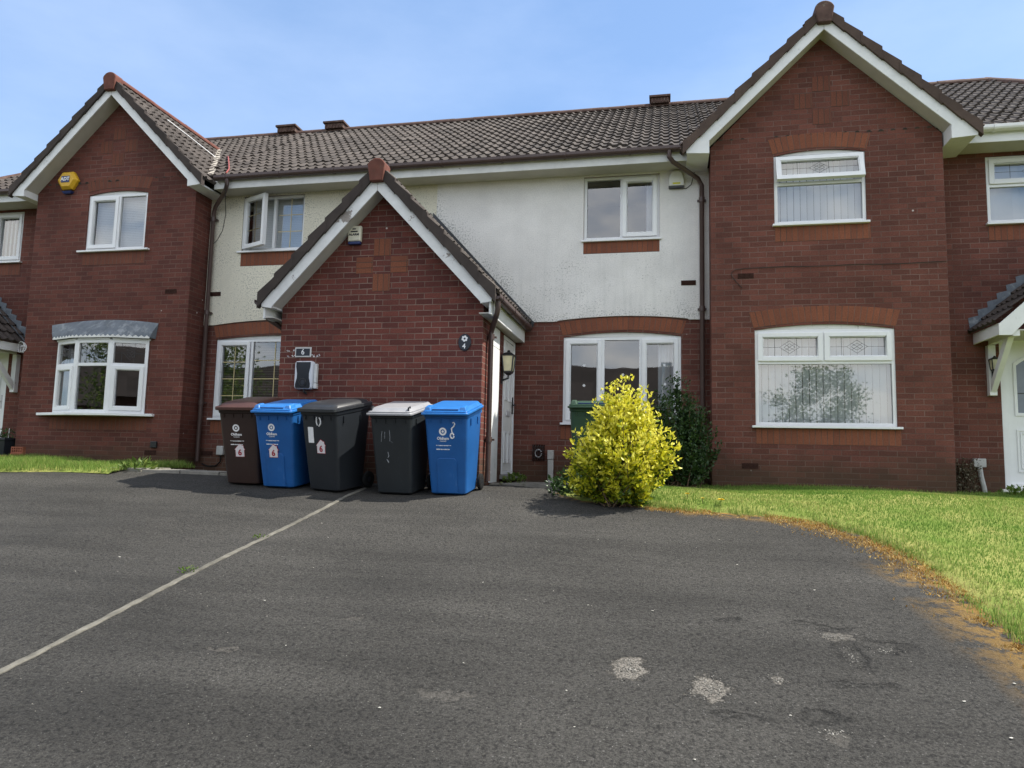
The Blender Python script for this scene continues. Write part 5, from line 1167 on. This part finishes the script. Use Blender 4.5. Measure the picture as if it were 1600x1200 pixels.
        q = MB(); random.seed(11)
        for zz, w_, hh in ((lz - .165, .088, .0035), (lz - .170, .05, .002), (lz - .212, .085, .006)):
            xx = lx - w_
            while xx < lx + w_:
                l_ = random.uniform(.006, .02); q.prism([(xx, zz - hh), (xx + l_, zz - hh), (xx + l_, zz + hh * random.uniform(.4, 1)), (xx, zz + hh)], -.003, .002, lambda u, v, e: (u, fy(v) + e, v)); xx += l_ + random.uniform(.002, .007)
        q.build('small_print', 'paint_white', t)
    if 'six' in stickers:
        hx, hz = stickers['six']
        hp = lambda k: [(hx - .062 * k, hz - .075 * k), (hx + .062 * k, hz - .075 * k), (hx + .062 * k, hz + .02 * k), (hx + .075 * k, hz + .02 * k), (hx + .055 * k, hz + .045 * k), (hx + .053 * k, hz + .075 * k), (hx + .035 * k, hz + .075 * k), (hx, hz + .098 * k), (hx - .075 * k, hz + .02 * k), (hx - .062 * k, hz + .02 * k)]
        st = flat(hp(1), 'red_print', 'house_sticker', -.011 if stickers.get('panel') else -.0025)
        dd = -.0128 if stickers.get('panel') else -.004
        flat(hp(.93), 'sticker', 'sticker_face', dd, st)
        text('6', .105, 'numeral', 'red_print', st, (hx, fy(hz - .02) + dd - .0014, hz - .02), lean, bold=.003, sx=.95)
    if stickers.get('patch'): flat(rrp(*stickers['patch'], .006), 'paint_white', 'paper_label')
    if stickers.get('scrawl'):
        q = MB(); sc = stickers['scrawl']
        for pts, r in sc: q.tube([(u, fy(v) + (.0035 if stickers.get('hoops') else -.001), v) for u, v in pts], r, 5)
        q.build('painted_number', 'scratch_paint' if stickers.get('hoops') else 'paint_white', t)
    return t
arc_ = lambda x, z, rx, rz, a0, a1, n=9: [(x + rx * math.cos(a), z + rz * math.sin(a)) for a in np.linspace(a0, a1, n)]
wheelie_bin(-5.10, 8.43, 1, 'brown wheelie bin with a domed lid and a house sticker, leftmost by the porch', 'bin_brown', 'lid_brown', True, dict(logo=(-.035, .735), six=(.0, .44)), hs=.965)
wheelie_bin(-4.55, 8.32, 5, 'blue wheelie bin with a house sticker reading 6, between brown and black bins', 'bin_blue', 'lid_blue', False, dict(logo=(-.03, .775), six=(-.015, .47), panel=True), hs=.955, ws=.97)
wheelie_bin(-3.86, 8.22, 15, 'black wheelie bin with a domed lid, blank white label and a house sticker', 'bin_black', 'lid_black', True, dict(six=(.015, .54), patch=(-.165, -.085, .59, .78), scrawl=[(arc_(-.01, .855, .018, .055, PI * .65, PI * 1.4), .007), (arc_(.0, .85, .035, .05, -PI * .4, PI * .35), .009), ([(.0, .80), (.012, .79)], .005)]), hs=.975)
wheelie_bin(-3.05, 8.26, 4, 'charcoal wheelie bin with a pale grey lid and scratched white paint marks', 'bin_charcoal', 'lid_grey', False, dict(hoops=True, scrawl=[([(-.13, .64), (-.125, .72), (-.115, .77)], .005), ([(-.115, .77), (-.09, .66)], .003), ([(-.085, .68), (-.08, .76)], .005), ([(-.02, .78), (-.015, .70), (-.02, .65)], .005), ([(-.02, .66), (.015, .635)], .004), ([(-.05, .52), (-.04, .47), (-.055, .45)], .006), ([(-.07, .43), (-.05, .405), (-.045, .39)], .008), ([(.06, .66), (.062, .69)], .003)]), hs=.96, ws=.97)
wheelie_bin(-2.42, 8.28, 1, 'blue wheelie bin with a painted white squiggle by its emblem, nearest the drainpipe', 'bin_blue', 'lid_blue', False, dict(logo=(-.04, .765), panel=True, scrawl=[(arc_(.075, .715, .022, .03, .3, 2 * PI), .010), (arc_(.085, .78, .014, .035, PI * .5, PI * 1.5), .008), ([(.085, .815), (.10, .83), (.112, .855)], .007), ([(.112, .855), (.10, .875), (.085, .868)], .007), ([(.06, .80), (.07, .79)], .004)]), hs=.96, ws=.95)
wheelie_bin(-.90, 9.30, 0, 'dark green wheelie bin half hidden behind the yellow shrub', 'bin_green', 'bin_green', False, dict(), hs=1.0)

# =================================================================== shrubs, weeds and other small growth
def leaves(name, P, Nn, L_, Wd, tone, mat, parent=None, kind=None):
    n = len(P); P = np.asarray(P, float); D = np.asarray(Nn, float); D /= np.linalg.norm(D, axis=1)[:, None] + 1e-9
    rnd = np.random.normal(size=(n, 3)); s_ = np.cross(D, rnd); s_ /= np.linalg.norm(s_, axis=1)[:, None] + 1e-9; nn = np.cross(D, s_)
    l = L_[:, None]; w = Wd[:, None]
    V = np.stack([P, P + D * l * .45 + s_ * w - nn * w * .35, P + D * l - nn * l * .08, P + D * l * .45 - s_ * w - nn * w * .35, P + D * l * .5 + nn * w * .15], 1).reshape(-1, 3)
    k = np.arange(n)[:, None] * 5; F = np.concatenate([k + np.array([[0, 1, 4]]), k + np.array([[1, 2, 4]]), k + np.array([[2, 3, 4]]), k + np.array([[3, 0, 4]])])
    return raw_mesh(name, V, F, np.repeat(np.clip(tone, 0, 1), 5), mat, parent, kind)
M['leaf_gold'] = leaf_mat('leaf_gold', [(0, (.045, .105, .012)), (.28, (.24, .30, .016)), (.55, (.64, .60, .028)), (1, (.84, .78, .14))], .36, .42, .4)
M['leaf_dark'] = leaf_mat('leaf_dark', [(0, (.016, .038, .012)), (.5, (.034, .075, .020)), (1, (.075, .13, .035))], .25, .4, .4)
M['leaf_weed'] = leaf_mat('leaf_weed', [(0, (.05, .09, .018)), (.5, (.11, .18, .03)), (1, (.24, .28, .07))], .35, .5, .3)
M['leaf_dead'] = leaf_mat('leaf_dead', [(0, (.06, .05, .03)), (.5, (.13, .12, .075)), (1, (.25, .23, .17))], .15, .8, .1)
M['twig'] = plain('twig', (.10, .07, .045), .9, .1, .25, 20)
def shrub(name, label, c, zb, rad, shoots, per, mat, lw, grp=None, base_r=.16, tonef=None, lean=(0, 0), power=.9, over=.12, inner=.28, taper=0., ragged=.16):
    t = root(name, (c[0], c[1], zb), label, 'shrub', grp)
    P, D, T, Ls = [], [], [], []; tw = MB(); rx, ry, rz = rad
    limbs = []
    for i in range(max(12, shoots // 16)):
        z = -.9 + 1.85 * ((i + .5) / max(12, shoots // 16)) ** power; limbs.append((i * 2.399 + random.uniform(-.3, .3), z + random.uniform(-.08, .08), random.uniform(1 - ragged, 1 + ragged)))
    for i in range(shoots):
        la, lz, lr = random.choice(limbs); a = la + random.gauss(0, .30); z = max(-.94, min(1.06, lz + random.gauss(0, .13)))
        rr_ = math.sqrt(max(0, 1 - min(1, z * z))) ** .8 * lr * random.uniform(.74, 1.0 + over) + (.10 * random.random() if z > .8 else 0)
        bump_ = 1 + .10 * math.sin(3 * a + 2.2 * z) + .06 * math.sin(5 * a - 4 * z)
        tp = 1 - taper * (.5 + .5 * z); rr_ *= tp
        e = np.array([rx * rr_ * math.cos(a) * bump_ + lean[0] * (z + 1), ry * rr_ * math.sin(a) * bump_ + lean[1] * (z + 1), rz + z * rz * random.uniform(.88, 1.0) * (lr if z > .4 else 1)])
        b = np.array([base_r * random.gauss(0, .6), base_r * random.gauss(0, .6), 0.]); m_ = (b + e) * .5 + np.array([0, 0, -.05 * rz]) + np.random.normal(0, .03, 3)
        if e[2] < .12: m_[2] = max(.03, m_[2])
        tip = e + np.array([.03 * math.cos(a), .03 * math.sin(a), random.uniform(.02, .09)])
        pts = [b, m_, e, tip]
        if i % 5 == 0: tw.tube([Vector(p) for p in pts], [.007, .005, .003, .0015], 5)
        q = random.random()
        for k in range(per):
            f = inner + (1 - inner) * (k + random.random()) / per
            if f < .5: s_ = f / .5; p = b + (m_ - b) * s_ if False else (1 - s_) ** 2 * b + 2 * s_ * (1 - s_) * m_ + s_ * s_ * (m_ + (e - m_) * .5)
            else: s_ = (f - .5) / .5; p = m_ + (e - m_) * (.5 + .5 * s_) if s_ < .75 else e + (tip - e) * ((s_ - .75) / .25)
            ax = (tip - m_) / (np.linalg.norm(tip - m_) + 1e-6); dv = np.random.normal(size=3); dv -= ax * dv.dot(ax) * .6; dv /= np.linalg.norm(dv)
            d = dv * .85 + ax * random.uniform(.2, .9) + np.array([0, 0, .25])
            P.append(p + np.random.normal(0, .012, 3)); D.append(d); Ls.append(lw[0] * random.uniform(.65, 1.25) * (1.0 if f < .9 else .8)); T.append(tonef(q, f, p) if tonef else .5 * q + .5 * random.random())
    leaves('foliage', P, D, np.array(Ls), np.array(Ls) * lw[1], np.array(T), M[mat], t)
    o = tw.build('stems', 'twig', t, smooth=True); 
    for v in o.data.vertices: v.co += Vector(t.location)
    return t
random.seed(21); np.random.seed(21)
gold = lambda q, f, p: -.0 + .26 * q + .54 * f + .16 * math.tanh((p[2] - .42) * 3 + p[0] * 1.3) + random.gauss(0, .12) - (.35 if random.random() < .14 else 0)  # young tips yellower; sunlit upper right also put into the leaf tone
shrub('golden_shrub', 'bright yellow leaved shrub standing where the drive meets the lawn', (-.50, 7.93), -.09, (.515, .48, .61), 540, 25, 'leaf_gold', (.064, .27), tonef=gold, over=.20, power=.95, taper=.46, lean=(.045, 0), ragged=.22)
shrub('dark_shrub', 'dark green shrub in shade against the brick bay, behind the yellow one', (.20, 9.78), .06, (.42, .36, .66), 520, 24, 'leaf_dark', (.05, .27), power=.9, lean=(-.04, 0), taper=.15)
def clump(name, label, c, n, h, sp, mat, L_=.05, cat='weed', grp=None, wd=.28):
    t = root(name, (c[0], c[1], c[2]), label, cat, grp); P, D, T, Ls = [], [], [], []
    for i in range(n):
        a = random.uniform(0, 2 * PI); r = sp * random.random() ** .6; z = h * random.random() ** .8 * (1 - .45 * (r / sp) ** 2)
        P.append((r * math.cos(a), r * math.sin(a), z)); D.append((math.cos(a) * .6 + random.gauss(0, .4), math.sin(a) * .6 + random.gauss(0, .4), .6 + random.gauss(0, .3))); T.append(random.gauss(.5, .2)); Ls.append(L_ * random.uniform(.6, 1.3))
    leaves('foliage', P, D, np.array(Ls), np.array(Ls) * wd, np.array(T), M[mat], t); return t
clump('weed_clump', 'low dark green weeds spreading left from the foot of the yellow shrub', (-1.02, 8.30, -.03), 420, .30, .30, 'leaf_dark', .06)
clump('weed_clump', 'small green weed tuft on the path beside the porch step', (-1.98, 9.62, .06), 130, .13, .16, 'leaf_weed', .05)
clump('weed_clump', 'broad leafy weed at the right end of the left grass verge', (-7.18, 8.95, .09), 110, .16, .20, 'leaf_weed', .10, wd=.2)
clump('weed_clump', 'tuft of weeds growing from the concrete strip in the drive', (-3.62, 5.14, drive_z(-3.6, 5.1)), 46, .045, .07, 'leaf_weed', .022)
clump('weed_clump', 'tiny weed further up the concrete strip, nearer the bins', (-3.60, 6.1, drive_z(-3.6, 6.1)), 34, .03, .06, 'leaf_weed', .022)
clump('weed_clump', 'pale weeds sprouting under the right front door', (4.25, 10.1, .06), 110, .13, .22, 'leaf_weed', .055)
# dead ivy in the corner at the right
t = root('dead_ivy', (3.82, YM - .12, .03), 'bare dead ivy climbing in the corner of brick below the utility box', 'ivy'); mb = MB()
for i in range(46):
    x = random.uniform(-.16, .16); pts = []; z = 0
    for k in range(7): pts.append((3.82 + x + random.gauss(0, .014), YM - .03 - random.random() * .05, .02 + z)); x += random.gauss(0, .022); z += random.uniform(.045, .10)
    mb.tube(pts, .0045, 5)
mb.build('stems', 'twig', t)
P = [(random.uniform(-.18, .18), .06 - random.random() * .09, random.uniform(0, .5)) for _ in range(380)]
leaves('foliage', P, np.random.normal(size=(380, 3)), np.random.uniform(.02, .045, 380), np.random.uniform(.006, .013, 380), np.random.random(380), M['leaf_dead'], t)
# dandelions
M['dandelion'] = plain('dandelion', (.70, .48, .01), .7, .2, .1, 30)
def dandelion(x, y, label, s_=1.):
    z = lawn_z(x, y); t = root('dandelion', (x, y, z), label, 'flower', 'dandelions in the lawn'); mb = MB()
    for k in range(34):
        a = k * 2.4; r = .026 * s_ * math.sqrt((k + 1) / 34); d = Vector((math.cos(a), math.sin(a), .8 - r * 18)); w = Vector((-math.sin(a), math.cos(a), 0)) * .004 * s_; p = Vector((x + math.cos(a) * r * .4, y + math.sin(a) * r * .4, z + .055)); q = p + d.normalized() * .018 * s_
        mb.face([p - w, p + w, q + w, q - w])
    mb.build('flower_head', 'dandelion', t, recalc=False)
    mb = MB(); mb.tube([(x, y, z), (x, y, z + .056)], .003, 5); mb.build('stalk', 'twig', t)
dandelion(.55, 7.86, 'largest yellow dandelion at the near edge of the lawn', 1.5)
dandelion(.37, 7.90, 'small half closed dandelion left of the largest one', .8)
dandelion(.22, 8.12, 'dandelion set back in the lawn nearest the yellow shrub', 1.)
# flower pot and perforated bricks at the left edge
M['pot'] = plain('pot_glaze', (.018, .022, .028), .35, .5, .15, 9); M['soil'] = plain('soil', (.05, .035, .025), .95, .1, .3, 30); M['clay'] = plain('clay_red', (.28, .10, .06), .85, .2, .2, 12)
px, py = -10.95, 10.35; pz = gz(px, py) + .03
t = root('plant_pot', (px, py, pz), 'dark square plant pot with a cane beside the left canopy', 'plant pot')
mb = MB(); mb.loft([[(px + a * s_, py + b * s_, pz + z) for a, b in ((-1, -1), (1, -1), (1, 1), (-1, 1))] for z, s_ in ((0, .13), (.29, .16), (.30, .172), (.34, .172), (.34, .150), (.28, .145))]); mb.build('pot', 'pot', t, bevel=.006)
mb = MB(); mb.tube([(px + .11, py - .05, pz + .26), (px + .13, py - .06, pz + .50)], .006, 6); mb.build('cane', 'chrome', t)
P = [(random.gauss(0, .07), random.gauss(0, .07), .32 + random.random() * .16) for _ in range(150)]; leaves('foliage', P, np.random.normal(size=(150, 3)) + np.array([0, 0, .7]), np.random.uniform(.03, .07, 150), np.random.uniform(.006, .014, 150), np.random.random(150), M['leaf_dark'], t)
def perf_brick(x, y, z, rz, label, upright=False):
    t = root('perforated_brick', (x, y, z), label, 'brick', 'loose bricks at the wall foot', local=True); t.rotation_euler = (0, 0, rz)
    mb = MB(); W_, H_ = .215, (.103 if upright else .065); D_ = .065 if upright else .103
    hs_ = []
    if upright:
        for r_ in range(2):
            for c in range(5): cx, cz = -.08 + c * .04, .032 + r_ * .04; hs_.append([(cx - .012, cz - .012), (cx + .012, cz - .012), (cx + .012, cz + .012), (cx - .012, cz + .012)])
    mb.holed([(-W_ / 2, 0), (W_ / 2, 0), (W_ / 2, H_), (-W_ / 2, H_)], hs_, -D_ / 2, D_ / 2, XZ); mb.face([(-W_ / 2, D_ / 2, 0), (W_ / 2, D_ / 2, 0), (W_ / 2, D_ / 2, H_), (-W_ / 2, D_ / 2, H_)])
    mb.build('brick_body', 'clay', t, bevel=0)
bx, by = -10.42, 10.02; bz = gz(bx, by) + .03
perf_brick(bx + .09, by, bz, .12, 'loose red perforated brick stood on its edge at the wall foot', True)
perf_brick(bx + .085, by + .01, bz + .104, .05, 'second perforated brick balanced on top of the upright one', True)
perf_brick(bx - .16, by - .03, bz, -.15, 'plain loose brick lying flat left of the perforated pair')
# pale chips and blown petals on the drive
M['petal'] = plain('petal', (.50, .48, .42), .7, .2, .15, 60); mb = MB(); random.seed(5)
for k in range(46):
    y = random.uniform(3.2, 8.0) if k > 10 else random.uniform(3.2, 6); x = random.uniform(-5.5, 1.8)
    if x < -y * .93 or edge_dist(x, y) > -.1: continue
    r = random.uniform(.004, .009) if k > 4 else random.uniform(.009, .013); a = random.uniform(0, PI); z = drive_z(x, y)
    ring = [(x + r * math.cos(a + b) * random.uniform(.6, 1.1) * (1.3 if i % 3 else .9), y + r * math.sin(a + b) * random.uniform(.6, 1.1), z + random.uniform(.004, .008)) for i, b in enumerate(np.linspace(0, 2 * PI, 6, endpoint=False))]
    mb.face(ring); mb.face([(p[0], p[1], z - .002) for p in ring])
mb.build('petals', 'petal', kind='stuff', recalc=False)

# loose stones in the stripped patches and along the broken rims
M['gravel'] = leaf_mat('gravel', [(0, (.05, .047, .042)), (.5, (.17, .16, .14)), (1, (.34, .32, .28))], 0., .85, .2)
random.seed(17); V, F, T = [], [], []
def stone(x, y, r):
    z = drive_z(x, y) + r * .25; b = len(V); a0 = random.uniform(0, PI)
    for k in range(5): a = a0 + k * 2 * PI / 5; q = r * random.uniform(.7, 1.25); V.append((x + q * math.cos(a), y + q * math.sin(a), z + random.uniform(-.3, .25) * r))
    V.append((x + random.uniform(-.3, .3) * r, y + random.uniform(-.3, .3) * r, z + r * random.uniform(.5, .9))); V.append((x, y, z - r * .5)); t = random.random(); T.extend([t] * 7)
    for k in range(5): F.append((b + k, b + (k + 1) % 5, b + 5)); F.append((b + (k + 1) % 5, b + k, b + 6))
for cx, cy, rx, ry, n in ((-.19, 4.11, .09, .14, 210), (.22, 3.94, .10, .12, 210), (.57, 4.09, .04, .04, 40), (.95, 4.72, .12, .07, 110), (1.22, 4.60, .09, .05, 50), (.74, 3.66, .09, .06, 60), (1.0, 4.45, .05, .13, 50)):
    for _ in range(n): a = random.uniform(0, 2 * PI); q = abs(random.gauss(0, .62)); stone(cx + rx * q * math.cos(a), cy + ry * q * math.sin(a), random.uniform(.0025, .0065))
for _ in range(420): y = random.uniform(3.1, 6.5); x = random.uniform(-3.4, 1.7); stone(x, y, random.uniform(.002, .005))
raw_mesh('gravel', np.array(V), np.array(F), np.array(T), M['gravel'], kind='stuff')

# =================================================================== across the street (seen only in the window glass)
hO = root('terrace_house', (-3, -19, -1.3), 'brown roofed terrace across the street, mirrored in the downstairs windows', 'house')
mb = MB(); mb.box(-70, 4.0, -25, -18, -1.6, 3.2); mb.build('wall', 'brick_main', hO)
mb = MB(); mb.prism([(-17.5, 3.1), (-25.5, 3.1), (-21.5, 6.1)], -70.4, 4.4, lambda u, v, d: (d, u, v)); mb.build('roof', 'tile_dark', hO)
t = root('street_lamp', (-.1, -13, -1.3), 'grey street lamp across the street, mirrored in the white house window', 'street lamp')
mb = MB(); mb.tube([(-.1, -13, -1.3), (-.1, -13, 5.0)], [.09, .05], 10); mb.build('column', 'grey_plastic', t, smooth=True)
mb = MB(); mb.loft([[(-.1 + a, -13 + b, z) for a, b in ((-.12, -.1), (.35, -.1), (.35, .25), (-.12, .25))] for z in (5.0, 5.18)]); mb.build('lamp_head', 'grey_plastic', t, bevel=.04)
def far_tree(name, label, x, y, zg, H, RR, nclump, per, sd):
    random.seed(sd); np.random.seed(sd); t = root(name, (x, y, zg), label, 'tree', 'trees across the street')
    mb = MB(); mb.tube([(x, y, zg), (x + .05, y, zg + H * .3), (x, y + .1, zg + H * .62)], [.03 * H, .022 * H, .01 * H], 9)
    for k in range(9): a = k * .7; h0 = zg + H * (.22 + .04 * k); mb.tube([(x, y, h0), (x + math.cos(a) * RR * .4, y + math.sin(a) * RR * .4, h0 + H * .14), (x + math.cos(a) * RR * .75, y + math.sin(a) * RR * .75, h0 + H * .26)], [.05, .03, .012], 6)
    mb.build('trunk', 'twig', t, smooth=True); P = []; D = []
    for k in range(nclump):
        a = random.uniform(0, 2 * PI); z = random.uniform(-.75, 1.); r = RR * math.sqrt(max(.02, 1 - max(0, z) ** 2 * .9)) * random.uniform(.35, 1.05); c = np.array([r * math.cos(a), r * math.sin(a), H * (.62 + z * .36)])
        for i in range(per): P.append(c + np.random.normal(0, .11 * RR, 3)); D.append(np.random.normal(size=3))
    leaves('crown', P, D, np.random.uniform(.09, .17, len(P)) * (RR / 2.2) ** .5, np.random.uniform(.03, .05, len(P)) * (RR / 2.2) ** .5, np.random.random(len(P)), M['leaf_weed'], t)
far_tree('street_tree', 'round leafy tree across the street, mirrored in the right bay window', 7.2, -16, -1.3, 6.3, 2.2, 70, 120, 8)
far_tree('street_tree', 'broad tall tree across the street, mirrored in the left downstairs windows', -26, -14, -1.3, 9.5, 4.6, 120, 110, 9)
